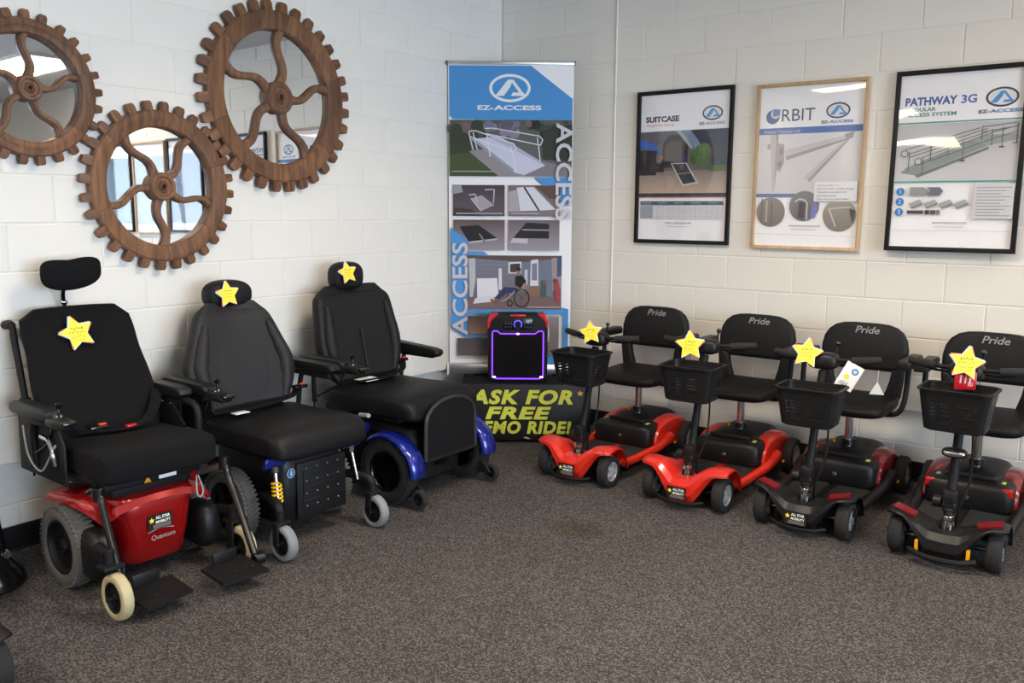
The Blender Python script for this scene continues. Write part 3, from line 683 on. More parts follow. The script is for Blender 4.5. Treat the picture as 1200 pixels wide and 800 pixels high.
s1([(120, 425), (190, 415), (420, 538), (260, 538)], (142, 136, 142)); s1([(470, 470), (603, 500), (603, 538), (380, 538)], (128, 122, 128)); s1([(460, 330), (603, 300), (603, 470), (470, 460)], (58, 62, 54))
s1([(130, 372), (215, 360), (478, 488), (380, 532), (330, 520)], (196, 198, 216)); s1([(215, 362), (255, 352), (460, 470), (478, 488)], (172, 174, 196)); s1([(130, 372), (330, 520), (330, 505), (135, 360)], (150, 150, 168))
RL = (214, 214, 222)
for P in ([(120, 335), (150, 332), (330, 390), (342, 410), (332, 428), (300, 418), (125, 358)], [(195, 322), (230, 320), (450, 355), (466, 372), (455, 396), (200, 345)], [(140, 340), (160, 420)], [(205, 350), (220, 450)], [(315, 400), (345, 515)], [(440, 360), (455, 470)], [(120, 340), (140, 420)]): a.path([c1(p) for p in P], 0.007, RL)
s1([(425, 542), (603, 542), (603, 665), (525, 665), (525, 577), (470, 577)], BLU)
q1(46, 578, 289, 721, (96, 88, 92), (70, 64, 68)); s1([(130, 640), (180, 625), (240, 670), (175, 700)], (160, 154, 162)); s1([(46, 580), (85, 580), (92, 612), (46, 620)], (150, 148, 156))
for P in ([(120, 625), (150, 620), (160, 660)], [(195, 600), (240, 598), (236, 660)], [(130, 640), (175, 695)]): a.path([c1(p) for p in P], 0.007, (190, 188, 194))
s1([(46, 680), (130, 690), (180, 721), (46, 721)], (70, 60, 54))
q1(308, 578, 549, 721, (128, 118, 118), (116, 104, 98)); s1([(308, 608), (345, 600), (360, 698), (308, 698)], (166, 160, 164)); s1([(345, 590), (378, 586), (448, 694), (362, 697)], (206, 206, 216)); s1([(385, 588), (425, 586), (530, 690), (455, 694)], (206, 206, 216)); s1([(376, 588), (386, 588), (456, 694), (446, 694)], (60, 58, 62)); s1([(430, 580), (549, 580), (549, 640), (500, 640)], (92, 76, 70))
q2(48, 18, 290, 160, (146, 138, 146), (92, 78, 76)); s2([(75, 50), (165, 42), (255, 104), (118, 120)], (42, 40, 44)); s2([(118, 120), (255, 104), (252, 112), (120, 130)], (176, 170, 178)); s2([(165, 82), (172, 80), (205, 124), (192, 126)], (120, 114, 120))
q2(308, 18, 549, 160, (150, 144, 154), (108, 96, 98)); s2([(392, 30), (500, 36), (500, 104), (330, 102)], (44, 42, 46)); s2([(375, 60), (500, 62), (500, 68), (372, 66)], (150, 146, 152)); s2([(330, 102), (400, 106), (398, 128), (315, 124)], (186, 180, 190))
s2([(33, 50), (46, 66), (112, 110), (112, 166), (190, 166), (214, 182), (112, 182), (112, 440), (566, 440), (566, 428), (597, 436), (597, 700), (470, 700), (470, 658), (570, 658), (570, 462), (112, 462), (112, 552), (200, 552), (200, 572), (100, 572), (33, 530)], BLU)
q2(112, 184, 562, 438, (112, 96, 98), (120, 124, 140))
for k in range(9): s2([(112, 196+k*20), (380, 200+k*20), (380, 203+k*20), (112, 199+k*20)], (104, 110, 126))
s2([(112, 184), (562, 184), (562, 200), (380, 214), (112, 196)], (90, 76, 70)); s2([(380, 214), (520, 200), (520, 380), (380, 350)], (110, 116, 136))
s2([(415, 206), (450, 200), (452, 326), (412, 326)], (206, 204, 210)); s2([(420, 222), (444, 218), (446, 300), (420, 300)], (120, 124, 140)); s2([(308, 216), (370, 212), (370, 268), (308, 268)], (206, 204, 206)); s2([(316, 224), (364, 220), (364, 262), (316, 262)], (70, 60, 58))
s2([(112, 376), (400, 366), (562, 392), (562, 438), (112, 438)], (116, 96, 94)); s2([(512, 196), (562, 190), (562, 340), (520, 350)], (150, 140, 136)); s2([(540, 190), (562, 190), (562, 280), (540, 282)], (70, 84, 110))
s2([(405, 330), (450, 326), (470, 370), (410, 376)], (132, 100, 84))
s2([(118, 200), (150, 196), (152, 300), (138, 380), (124, 380)], (176, 178, 182)); s2([(158, 292), (255, 290), (262, 380), (160, 384)], (214, 212, 218)); s2([(262, 245), (276, 244), (278, 345), (262, 345)], (206, 206, 210)); s2([(150, 386), (230, 370), (250, 400), (140, 412)], (206, 204, 210)); s2([(385, 250), (400, 250), (400, 320), (386, 320)], (190, 190, 196))
a.disc(*c2((357, 258)), 0.016, 0.022, (150, 112, 98), 12); a.disc(*c2((357, 248)), 0.016, 0.012, (50, 40, 38), 10)
s2([(342, 280), (372, 276), (392, 300), (394, 330), (370, 338), (340, 322)], (34, 34, 38)); s2([(352, 336), (290, 332), (246, 380), (262, 392), (300, 362), (350, 356)], (48, 58, 92)); s2([(224, 386), (262, 400), (250, 416), (222, 396)], (120, 86, 70)); s2([(385, 310), (398, 326), (372, 356), (362, 346)], (160, 122, 104))
for (cx, cy, r) in ((372, 384, 42), (316, 408, 14)):
    P = [c2((cx + r*0.85*math.cos(2*PI*i/24), cy + r*math.sin(2*PI*i/24))) for i in range(25)]; a.path(P, 0.008, (34, 32, 36))
for k in range(8): a.path([c2((372, 384)), c2((372 + 36*math.cos(k*PI/4), 384 + 42*math.sin(k*PI/4)))], 0.003, (80, 78, 84))
a.path([c2((300, 345)), c2((312, 404))], 0.008, (70, 70, 76)); a.path([c2((340, 350)), c2((300, 390)), c2((275, 400))], 0.007, (150, 150, 156))
s2([(465, 300), (490, 298), (490, 376), (462, 376)], (70, 92, 84)); s2([(524, 296), (545, 292), (556, 340), (552, 404), (534, 404), (528, 350)], (150, 70, 74)); a.disc(*c2((482, 306)), 0.012, 0.014, (130, 92, 74), 10); a.disc(*c2((530, 300)), 0.012, 0.014, (96, 66, 56), 10)
q2(114, 470, 300, 556, (146, 116, 100), (70, 66, 74)); q2(64, 576, 300, 660, (104, 92, 92), (84, 80, 88)); q2(470, 470, 552, 655, (116, 106, 104), (140, 132, 132)); s2([(478, 470), (500, 470), (508, 560), (490, 640), (476, 560)], (206, 204, 206))
GL = (196, 190, 194)
tx, tz = c1((530, 296)); a.text('ACCESS', tx, tz, 0.150, (204, 198, 202), width=0.630, bold=0.02, rot=-90)
tx, tz = c2((112, 562)); a.text('ACCESS', tx, tz, 0.142, GL, width=0.625, bold=0.02, rot=90)
s1([(40, 514), (250, 514), (250, 520), (40, 520)], (150, 148, 150)); s1([(60, 706), (280, 706), (280, 712), (60, 712)], (160, 156, 160)); s1([(320, 706), (450, 706), (450, 711), (320, 711)], (170, 166, 170)); s2([(400, 424), (555, 424), (555, 429), (400, 429)], (170, 160, 160))
a.build('banner_print', 'print_matte', bn, (0, 0.002, 0))
# loudspeaker
sp = thing('loudspeaker', 'black party loudspeaker with purple light strip, on the black draped table', 'speaker', AD(0.118, 5.70, TZ), YD)
out = [(-0.195, 0.03), (-0.195, 0.40), (-0.175, 0.445), (0.175, 0.445), (0.195, 0.40), (0.195, 0.03), (0.175, 0.0), (-0.175, 0.0)]
MB().prism(out, 0.20, 0.012).build('cabinet', 'matte_black', sp, 30)
MB().prism([(-0.16, 0.04), (-0.16, 0.335), (-0.13, 0.335), (-0.115, 0.318), (0.115, 0.318), (0.13, 0.335), (0.16, 0.335), (0.16, 0.04), (0.15, 0.028), (-0.15, 0.028)], 0.02, 0.006, T(0, -0.10, 0)).build('grille', 'black_fabric', sp, 30)
P = [(-0.166, -0.112, 0.05), (-0.166, -0.112, 0.332), (-0.158, -0.112, 0.342), (-0.135, -0.112, 0.342), (-0.112, -0.112, 0.324), (0.112, -0.112, 0.324), (0.135, -0.112, 0.342), (0.158, -0.112, 0.342), (0.166, -0.112, 0.332), (0.166, -0.112, 0.05), (0.145, -0.112, 0.028), (-0.145, -0.112, 0.028)]
ls = MB().tube(P, 0.0042, 6, closed=True).build('light_strip', 'led', sp)
for (x, z) in ((0, 0.324), (-0.155, 0.039), (0.155, 0.039)): MB().sq((x, -0.114, z), (0.013, 0.005, 0.006), 1, 1, 10, 6).build('bright_spot', 'led_hot', ls)
MB().box((0, -0.10, 0.388), (0.19, 0.012, 0.075), 0.008).build('control_panel', 'gloss_black', sp)
MB().cyl((0, -0.11, 0.378), 0.021, 0.02, 'y', 18).build('volume_knob', 'gloss_black', sp)
MB().lathe([(0.023, 0), (0.023, 0.005), (0.027, 0.005), (0.027, 0)], 20, T(0, -0.106, 0.385) @ R(90, 'X'), True).build('knob_ring', 'led_blue', sp)
for sx in (-1, 1):
    for r in range(2):
        for c in range(3): MB().box((sx*(0.045+0.018*c), -0.107, 0.365+0.022*r), (0.011, 0.006, 0.013), 0.002).build('button', 'dark_steel', sp)
    MB().prism([(sx*0.196, 0.35), (sx*0.198, 0.41), (sx*0.176, 0.448), (sx*0.13, 0.448), (sx*0.15, 0.43), (sx*0.178, 0.40), (sx*0.182, 0.37)], 0.15, 0.004, T(0, -0.028, 0)).build('corner_guard', 'red_plastic', sp, 30)
MB().box((0, -0.09, 0.441), (0.10, 0.03, 0.012), 0.003).build('top_badge', 'red_plastic', sp)

# ------------------------------------------------------------------ shared vehicle parts
def wheel(parent, name, c, Rw, W, tire='rubber', rim='black_plastic', spokes=0, tread=0, rimr=0.62, spin=0.0, axis='y', hubcol='dark_steel', spokemat='alu'):
    """wheel whose axle runs along the local axis; tyre is the part, rim and spokes sub-parts"""
    A = T(*c) @ (R(-90, 'X') if axis == 'y' else R(90, 'Y')) @ R(spin, 'Z')
    ri = Rw*rimr; h = W/2
    prof = [(ri, -h*0.80), (ri+0.2*(Rw-ri), -h*0.98), (ri+0.6*(Rw-ri), -h), (Rw*0.955, -h*0.80), (Rw*0.99, -h*0.45), (Rw, 0), (Rw*0.99, h*0.45), (Rw*0.955, h*0.80), (ri+0.6*(Rw-ri), h), (ri+0.2*(Rw-ri), h*0.98), (ri, h*0.80)]
    t = MB(); t.lathe(prof, 36, A, True)
    if tread:
        for k in range(tread):
            an = 360*k/tread
            for s_ in (-1, 1):
                t.box((Rw*0.985, 0, s_*h*0.36), (Rw*0.05, 2*PI*Rw/tread*0.55, h*0.50), 0, A @ R(an + (180/tread if s_ > 0 else 0), 'Z') @ R(s_*22, 'X'))
                t.box((Rw*0.955, 0, s_*h*0.80), (Rw*0.05, 2*PI*Rw/tread*0.5, h*0.30), 0, A @ R(an, 'Z'))
    o = t.build(name, tire, parent, 35)
    rm = MB()
    rm.lathe([(ri*1.01, -h*0.84), (ri*1.01, h*0.84), (ri*0.92, h*0.84), (ri*0.86, h*0.5), (ri*0.86, -h*0.5), (ri*0.92, -h*0.84)], 32, A, True)
    rm.lathe([(0, -h*0.72), (ri*0.26, -h*0.72), (ri*0.28, -h*0.6), (ri*0.28, h*0.6), (ri*0.26, h*0.72), (0, h*0.72)], 16, A)
    if not spokes: rm.lathe([(0, -h*0.3), (ri*0.88, -h*0.3), (ri*0.88, h*0.3), (0, h*0.3)], 32, A)
    rm.build('rim', rim, o, 35)
    if spokes:
        MB().lathe([(0, -h*0.1), (ri*0.87, -h*0.1), (ri*0.87, h*0.1), (0, h*0.1)], 28, A).build('rim_disc', 'black_plastic', o)
        for k in range(spokes):
            for s_ in (-1, 1):
                B = A @ R(360*k/spokes, 'Z'); w0, w1, z = ri*0.22, ri*0.17, s_*h*0.62
                MB().loft([[(ri*0.2, -w0, z-0.005), (ri*0.2, w0, z-0.005), (ri*0.2, w0, z+0.005), (ri*0.2, -w0, z+0.005)], [(ri*0.9, -w1, z-0.004), (ri*0.9, w1, z-0.004), (ri*0.9, w1, z+0.004), (ri*0.9, -w1, z+0.004)]], B).build('spoke', spokemat, o, 30)
    else:
        b = MB()
        for k in range(5):
            for s_ in (-1, 1): b.cyl((ri*0.5, 0, s_*h*0.36), ri*0.07, h*0.2, 'z', 8, A @ R(72*k, 'Z'))
        b.cyl((0, 0, h*0.74), ri*0.12, h*0.1, 'z', 10, A); b.cyl((0, 0, -h*0.74), ri*0.12, h*0.1, 'z', 10, A)
        b.build('bolts', hubcol, o, 35)
    return o
def sticker(parent, m, w_=0.085, h_=0.045):
    a = Art(0.0003)
    a.rect(-w_/2, -h_/2, w_/2, h_/2, (18, 18, 18)); a.poly([(-w_*0.34+x, h_*0.12+z) for (x, z) in star_pts(w_*0.12)], (238, 214, 60))
    a.text('ALL STAR', -w_*0.18, h_*0.16, h_*0.28, (236, 234, 220), width=w_*0.58, bold=0.03); a.text('MOBILITY', -w_*0.18, -h_*0.12, h_*0.24, (236, 234, 220), width=w_*0.60, bold=0.03)
    for k in range(3): a.line(-w_*0.3, -h_*(0.22+0.09*k), w_*0.42, -h_*(0.22+0.09*k), h_*0.03, (150, 150, 148))
    o = a.build('dealer_sticker', 'print_matte', parent); o.matrix_local = m; return o
def star_tag(label, loc, rz, r, roll=0.0, lean=0.0, red=True):
    """yellow star card with bright backing cards; faces local -y"""
    t = thing('star_tag', label, 'price tag', loc, 0, 'yellow star price tags')
    t.rotation_euler = (Matrix.Rotation(math.radians(rz), 3, 'Z') @ Matrix.Rotation(math.radians(lean), 3, 'X')).to_euler()
    K = R(0, 'Y')
    MB().prism(star_pts(r*0.95, 0.53, roll), 0.0024, 0, T(0, 0, 0)).build('yellow_card', 'star_yellow', t, 20)
    MB().prism(star_pts(r*0.99, 0.54, roll+1.5), 0.001, 0, T(0, 0.0022, 0)).build('white_backing', 'white_paper', t, 20)
    MB().prism([(x-r*0.02, z+r*0.012) for (x, z) in star_pts(r*0.985, 0.54, roll+4)], 0.001, 0, T(0, 0.0036, 0)).build('blue_backing', 'star_blue', t, 20)
    MB().prism([(x+r*0.02, z+r*0.012) for (x, z) in star_pts(r*0.985, 0.54, roll-3)], 0.001, 0, T(0, 0.005, 0)).build('red_backing', 'star_red', t, 20)
    a = Art(0.0003); rs = random.Random(int(loc[0]*1000))
    for (zz, n, x0, x1, wd) in ((0.24, 9, -0.3, 0.3, 0.055), (0.02, 12, -0.42, 0.4, 0.03), (-0.2, 10, -0.36, 0.38, 0.03), (-0.38, 7, -0.3, 0.28, 0.02)):
        P = []
        for i in range(n+1): P.append(((x0+(x1-x0)*i/n)*r + rs.uniform(-0.01, 0.01)*r, (zz + rs.uniform(-0.06, 0.06))*r))
        for p, q in zip(P[0::2], P[1::2]): a.k -= 1; a.line(*p, *q, wd*r, (70, 64, 30))
        a.k += 1
    a.build('handwriting', 'print_matte', t, (0, -0.0013, 0))
    return t

# ------------------------------------------------------------------ mobility scooters (face -y, rear by the wall)
def tent(x, tab):
    c = abs(x)
    for (a, b) in zip(tab, tab[1:]):
        if c <= b[0]: return a[1] + (b[1]-a[1])*(c-a[0])/(b[0]-a[0])
    return tab[-1][1]
def scooter(label, x, style, hz=0.0, turn=0.0, bask=0.0, head=False, y=0.0, rz=0.0, basket=True, text=True, inserts=True):
    red = style == 'red'
    shell = 'red_orange' if red else 'black_plastic'
    t = thing('mobility_scooter', label, 'scooter', (x, y, 0), rz, 'mobility scooters along the back wall')
    # wheels
    for s_ in (-1, 1):
        wheel(t, 'front_wheel', (s_*0.192, -1.075, 0.088), 0.088, 0.062, 'rubber', 'wheel_silver' if red else 'dark_steel', 5, 0, 0.60, 13, 'x', spokemat='wheel_silver')
        wheel(t, 'rear_wheel', (s_*0.238, -0.19, 0.10), 0.10, 0.060, 'rubber', 'wheel_silver' if red else 'dark_steel', 5, 0, 0.60, 40, 'x', spokemat='wheel_silver')
        MB().sq((s_*0.10, -0.02, 0.035), (0.014, 0.03, 0.03), 0.8, 0.8, 12, 8).build('anti_tip_wheel', 'matte_black', t)
    ax = MB().tube([(-0.17, -1.075, 0.088), (0.17, -1.075, 0.088)], 0.011, 8).tube([(-0.19, -0.19, 0.10), (0.19, -0.19, 0.10)], 0.014, 8).box((0, -0.6, 0.075), (0.09, 0.98, 0.035), 0.008)
    ax.tube([(-0.10, -1.115, 0.075), (0.10, -1.115, 0.075)], 0.008, 8); ax.build('axle_frame', 'dark_steel', t)
    # front shroud: a nose between the wheels with a wing over each
    zt = [(0, 0.153), (0.048, 0.156), (0.085, 0.190), (0.125, 0.214), (0.20, 0.219), (0.235, 0.213)]
    zb = [(0, 0.042), (0.062, 0.044), (0.075, 0.060), (0.150, 0.176), (0.168, 0.190), (0.235, 0.194)]
    yf = [(0, -1.185), (0.07, -1.178), (0.13, -1.165), (0.20, -1.150), (0.235, -1.13)]
    if not red: zt = [(0, 0.142), (0.06, 0.144), (0.12, 0.178), (0.18, 0.204), (0.215, 0.206), (0.235, 0.196)]
    G = []; n = 40
    for i in range(n+1):
        xx = -0.235 + 0.47*i/n; c = abs(xx); a_, b_, f_ = tent(xx, zt), tent(xx, zb), tent(xx, yf)
        back = 0.118 if c > 0.05 else 0.112
        row = [(xx, f_ + 0.02, b_), (xx, f_, b_ + (a_-b_)*0.30), (xx, f_ + 0.004, b_ + (a_-b_)*0.72), (xx, f_ + 0.028, a_), (xx, f_ + 0.075, a_ + 0.006), (xx, -1.03, a_ - 0.004), (xx, -0.975, a_*0.80 + back*0.20), (xx, -0.935, a_*0.35 + back*0.65), (xx, -0.90, back)]
        if c > 0.155: row = row[:5] + [(xx, -1.03, a_ + 0.001), (xx, -0.985, a_*0.8 + 0.1*0.2), (xx, -0.955, a_*0.45 + 0.085*0.55), (xx, -0.935, 0.085)]
        G.append(row)
    sh = MB().grid_solid(G, lambda p: (0, 0.008, -0.010)).build('front_shroud', shell, t, 24)
    MB().tube([(-0.13, -1.165, 0.055), (-0.06, -1.20, 0.046), (0.06, -1.20, 0.046), (0.13, -1.165, 0.055)], 0.012 if head else 0.007, 8, smooth=4).build('front_bumper', 'matte_black', t)
    if not red and inserts:
        for s_ in (-1, 1):
            P = [(s_*0.125, -1.135, 0.196), (s_*0.215, -1.115, 0.216), (s_*0.205, -1.06, 0.219), (s_*0.115, -1.085, 0.200)]
            MB().grid_solid([[P[0], P[3]], [P[1], P[2]]], (0, 0.004, -0.012)).build('shroud_insert', 'dark_red', sh, 30)
            if head: MB().box((s_*0.10, -1.16, 0.075), (0.014, 0.02, 0.05), 0.003).build('spring_guard', 'amber', t)
    if not head: sticker(t, T(0, -1.203, 0.092) @ R(-4, 'X'), 0.105, 0.062)
    # deck
    MB().box((0, -0.75, 0.092), (0.39, 0.42, 0.022), 0.006).build('floorboard', shell if red else 'matte_black', t)
    for s_ in (-1, 1):
        MB().tube([(s_*0.205, -0.98, 0.125), (s_*0.205, -0.90, 0.098), (s_*0.208, -0.70, 0.098), (s_*0.222, -0.52, 0.112), (s_*0.226, -0.40, 0.15)], [0.02, 0.024, 0.024, 0.026, 0.03], 10, smooth=4).build('side_rail', shell, t)
        MB().box((s_*0.10, -0.755, 0.105), (0.158, 0.275, 0.008), 0.003).build('floor_mat', 'rubber', t)
    # rear: battery box, cover, fenders
    bt = MB(); bt.sq((0, -0.490, 0.160), (0.192, 0.125, 0.078), 0.38, 0.32, 36, 14); bt = bt.build('battery_box', 'black_plastic', t, 50)
    MB().box((0, -0.495, 0.2345), (0.20, 0.075, 0.012), 0.005).build('handle_recess', 'gloss_black', bt)
    MB().tube([(-0.105, -0.535, 0.230), (-0.09, -0.54, 0.246), (0.09, -0.54, 0.246), (0.105, -0.535, 0.230)], 0.011, 8, smooth=3).build('carry_handle', 'black_plastic', bt)
    MB().cyl((0, -0.616, 0.160), 0.011, 0.008, 'y', 14).build('charge_port', 'chrome', bt)
    for s_ in (-1, 1):
        MB().box((s_*0.14, -0.53, 0.2355), (0.018, 0.035, 0.004), 0.001, T(0, 0, 0)).build('warning_label', 'lime' if s_ > 0 else 'lettering_grey', bt)
        MB().tube([(s_*0.08, -0.36, 0.255), (s_*0.08, -0.36, 0.285)], 0.008, 8).build('release_lever', 'yellow_plastic', t) if s_ < 0 else None
        rings = []
        for i in range(11):
            an = PI*(0.02 + 0.96*i/10); yy = -0.32 + 0.225*math.cos(an); zz = 0.10 + 0.150*math.sin(an)**0.6
            rings.append([(s_*0.12, yy, 0.085), (s_*0.12, yy, zz*0.97), (s_*0.135, yy, zz + 0.004), (s_*0.185, yy, zz - 0.002), (s_*0.204, yy, zz - 0.016), (s_*0.205, yy, 0.085)])
        fe = MB().loft(rings).build('rear_fender', 'red_orange' if red else ('dark_red' if inserts else 'black_plastic'), t, 45)
        MB().box((s_*0.145, -0.592, 0.205), (0.085, 0.020, 0.040), 0.006).build('front_reflector', 'red_reflector', bt) if head else None
        MB().box((s_*0.262, -0.40, 0.115), (0.006, 0.03, 0.012), 0.002).build('side_reflector', 'amber', fe)
    MB().sq((0, -0.30, 0.165), (0.150, 0.22, 0.100), 0.55, 0.5, 32, 14).build('rear_cover', 'black_plastic', t, 50)
    # seat post and seat
    MB().tube([(0, -0.39, 0.25), (0, -0.39, 0.47)], 0.021, 16).build('seat_post', 'chrome', t); MB().cyl((0, -0.39, 0.285), 0.034, 0.03, 'z', 18).build('post_collar', 'dark_steel', t)
    MB().box((0, -0.40, 0.462), (0.26, 0.28, 0.016), 0.004).tube([(-0.06, -0.46, 0.455), (-0.22, -0.50, 0.452)], 0.007, 8).build('seat_plate', 'matte_black', t)
    MB().box((-0.075, -0.46, 0.437), (0.055, 0.003, 0.034), 0, None).build('seat_label', 'white_paper', t)
    def seatfn(q): return (q.x, q.y, q.z + 0.012*max(0, (q.y/0.22))**2 - 0.006*max(0, -q.y/0.22)**2 - 0.010*(1-(q.x/0.22)**2)*(1 if q.z > 0 else 0))
    MB().sq((0, -0.405, 0.500), (0.215, 0.225, 0.041), 0.55, 0.42, 40, 14, fn=seatfn).build('seat_cushion', 'seat_vinyl', t, 60)
    # backrest: rounded shell with an open gap above the seat
    hs = [(0.214, 0.655), (0.223, 0.71), (0.224, 0.77), (0.214, 0.82), (0.192, 0.858), (0.158, 0.884), (0.115, 0.897), (0.06, 0.901)]
    out = [(-p, q) for (p, q) in hs] + [(p, q) for (p, q) in hs[::-1]] + [(0.16, 0.648), (-0.16, 0.648)]
    bk = MB().prism(out, 0.065, 0.024, T(0, -0.205, 0) @ T(0, 0, 0.62) @ R(-7, 'X') @ T(0, 0, -0.62)).build('backrest', 'black_vinyl', t, 50)
    MB().prism([(p*0.80, 0.76 + (q-0.76)*0.74) for (p, q) in out], 0.016, 0.007, T(0, -0.228, 0) @ T(0, 0, 0.62) @ R(-7, 'X') @ T(0, 0, -0.62)).build('back_panel', 'black_vinyl', bk, 50)
    for s_ in (-1, 1):
        o2 = [(s_*0.222, 0.70), (s_*0.214, 0.60), (s_*0.205, 0.52), (s_*0.19, 0.48), (s_*0.12, 0.48), (s_*0.125, 0.53), (s_*0.145, 0.60), (s_*0.155, 0.66)]
        MB().prism(o2, 0.05, 0.016, T(0, -0.215, 0)).build('back_bracket', 'black_vinyl', t, 50)
        # armrest
        MB().tube([(s_*0.10, -0.40, 0.462), (s_*0.20, -0.40, 0.460), (s_*0.245, -0.39, 0.485), (s_*0.262, -0.375, 0.56), (s_*0.266, -0.36, 0.72)], 0.0135, 10, smooth=5).build('armrest_tube', 'matte_black', t)
        arm = [(s_*0.266 + dx, dz) for (dx, dz) in ((-0.030, 0.712), (0.030, 0.712), (0.034, 0.742), (0.024, 0.756), (-0.024, 0.756), (-0.034, 0.742))]
        MB().prism(arm, 0.31, 0.008, T(0, -0.345, 0)).build('armrest_pad', 'black_plastic', t, 40)
    if text:
        v2, f2 = text_geo('Pride', 0.052, 0.25, 0.012)
        xm = (min(p[0] for p in v2) + max(p[0] for p in v2))/2
        MB().add([((p[0]-xm)*1.15, 0, p[1]) for p in v2], f2, T(0.015, -0.214, 0.847) @ R(-7, 'X')).build('lettering', 'lettering_grey', bk, recalc=False)
    # tiller
    Z = hz
    tp, bt_ = Vector((0, -0.915, 0.735 + Z)), Vector((0, -1.078, 0.15))
    MB().tube([bt_, bt_.lerp(tp, 0.5), tp], [0.021, 0.019, 0.019], 12).build('tiller_post', 'matte_black', t)
    MB().cyl(tuple(bt_ + Vector((0, 0, 0.01))), 0.034, 0.05, 'z', 18, r2=0.026).build('tiller_boot', 'gloss_black', t); MB().cyl(tuple(bt_ + Vector((0, 0.0, 0.047))), 0.024, 0.018, 'z', 18).build('steering_collar', 'chrome', t)
    pv = bt_.lerp(tp, 0.16)
    jo = MB().cyl(tuple(pv), 0.036, 0.05, 'x', 20).box(tuple(pv + Vector((0, -0.01, 0.03))), (0.055, 0.05, 0.07), 0.012); jo.build('folding_joint', 'black_plastic', t)
    MB().cyl(tuple(pv + Vector((-0.05, 0, 0.005))), 0.026, 0.035, 'x', 14).build('fold_knob', 'black_plastic', t)
    hd = thing  # tiller head
    H = T(*tp) @ R(turn, 'Z')
    MB().sq((0, 0.01, 0.045), (0.070, 0.050, 0.040), 0.6, 0.6, 28, 12, H).build('tiller_head', 'black_plastic', t, 60)
    MB().tube([(0.05, 0.03, 0.08), (0.055, 0.035, 0.125)], 0.005, 6, H).sq((0.055, 0.035, 0.128), (0.012, 0.012, 0.012), 1, 1, 10, 6, H).build('speed_dial', 'gloss_black', t)
    MB().tube([(-0.235, 0.055, 0.062), (-0.16, 0.02, 0.058), (-0.07, 0.0, 0.055), (0.07, 0.0, 0.055), (0.16, 0.02, 0.058), (0.235, 0.055, 0.062)], 0.010, 10, H, smooth=4).build('handlebar', 'matte_black', t)
    for s_ in (-1, 1):
        MB().tube([(s_*0.125, 0.008, 0.056), (s_*0.17, 0.024, 0.058), (s_*0.245, 0.060, 0.062)], [0.017, 0.0185, 0.017], 12, H, smooth=4).build('hand_grip', 'rubber', t)
        MB().tube([(s_*0.07, 0.03, 0.035), (s_*0.13, 0.05, 0.03), (s_*0.18, 0.07, 0.035)], 0.006, 8, H, smooth=3).build('throttle_lever', 'gloss_black', t)
    if head:
        MB().sq((0, -1.045, 0.475), (0.05, 0.025, 0.022), 0.7, 0.6, 24, 10).build('headlight_housing', 'black_plastic', t); MB().sq((0, -1.060, 0.475), (0.044, 0.018, 0.016), 0.8, 0.6, 24, 10).build('headlight', 'chrome', t)
    # curly cable
    MB().tube([(0.03, -0.93, 0.70+Z), (0.055, -0.96, 0.5), (0.06, -1.0, 0.34), (0.03, -1.03, 0.22), (0.02, -1.0, 0.12)], 0.005, 6, smooth=5).build('tiller_cable', 'matte_black', t)
    if basket:
        zb0, zt0 = 0.545 + bask, 0.728 + bask; yc = -1.065; B = T(0, yc, 0) @ R(turn*0.6, 'Z')
        bk_ = MB()
        # rounded rectangle outline; flag 1 marks the stretches that carry slots
        def loop(z, inset=0.0, flags=False):
            k = (z - zb0)/(zt0 - zb0); a_, b_, rc_ = 0.116 + 0.026*k - inset, 0.082 + 0.024*k - inset, 0.034 - inset*0.5
            P = []; F = []
            for (cx, cy, a0) in ((1, 1, 0), (-1, 1, 90), (-1, -1, 180), (1, -1, 270)):
                ox, oy = cx*(a_-rc_), cy*(b_-rc_)
                for q in range(4):
                    an = math.radians(a0 + 90*q/3); P.append(Vector((ox + rc_*math.cos(an), oy + rc_*math.sin(an), z))); F.append(0)
                nx = {(1, 1): (-1, 1), (-1, 1): (-1, -1), (-1, -1): (1, -1), (1, -1): (1, 1)}[(cx, cy)]
                an = math.radians(a0 + 90); s0 = Vector((ox + rc_*math.cos(an), oy + rc_*math.sin(an), z)); s1 = Vector((nx[0]*(a_-rc_) + rc_*math.cos(an), nx[1]*(b_-rc_) + rc_*math.sin(an), z))
                F[-1] = 0
                for (fr, fg) in ((0.04, 1), (0.25, 1), (0.43, 0), (0.57, 1), (0.78, 1), (0.96, 0)): P.append(s0.lerp(s1, fr)); F.append(fg)
            return F if flags else P
        FL = loop(zb0, 0, True); NL = len(FL)
        bk_.loft([loop(zt0-0.022), loop(zt0), loop(zt0, 0.006), loop(zt0-0.022, 0.004)], B, cap=False)
        bk_.tube(loop(zt0-0.004, -0.003), 0.0055, 6, B, closed=True)
        bk_.loft([loop(zb0, 0.012), loop(zb0+0.008), loop(zb0+0.030), loop(zb0+0.030, 0.004), loop(zb0+0.008, 0.004)], B, cap=True)
        wall = bk_.build('basket', 'black_plastic', t, 40)
        sl = MB(); z0, z1 = zb0 + 0.028, zt0 - 0.020; nb = 7
        la, lb, lai, lbi = loop(z0), loop(z1), loop(z0, 0.004), loop(z1, 0.004)
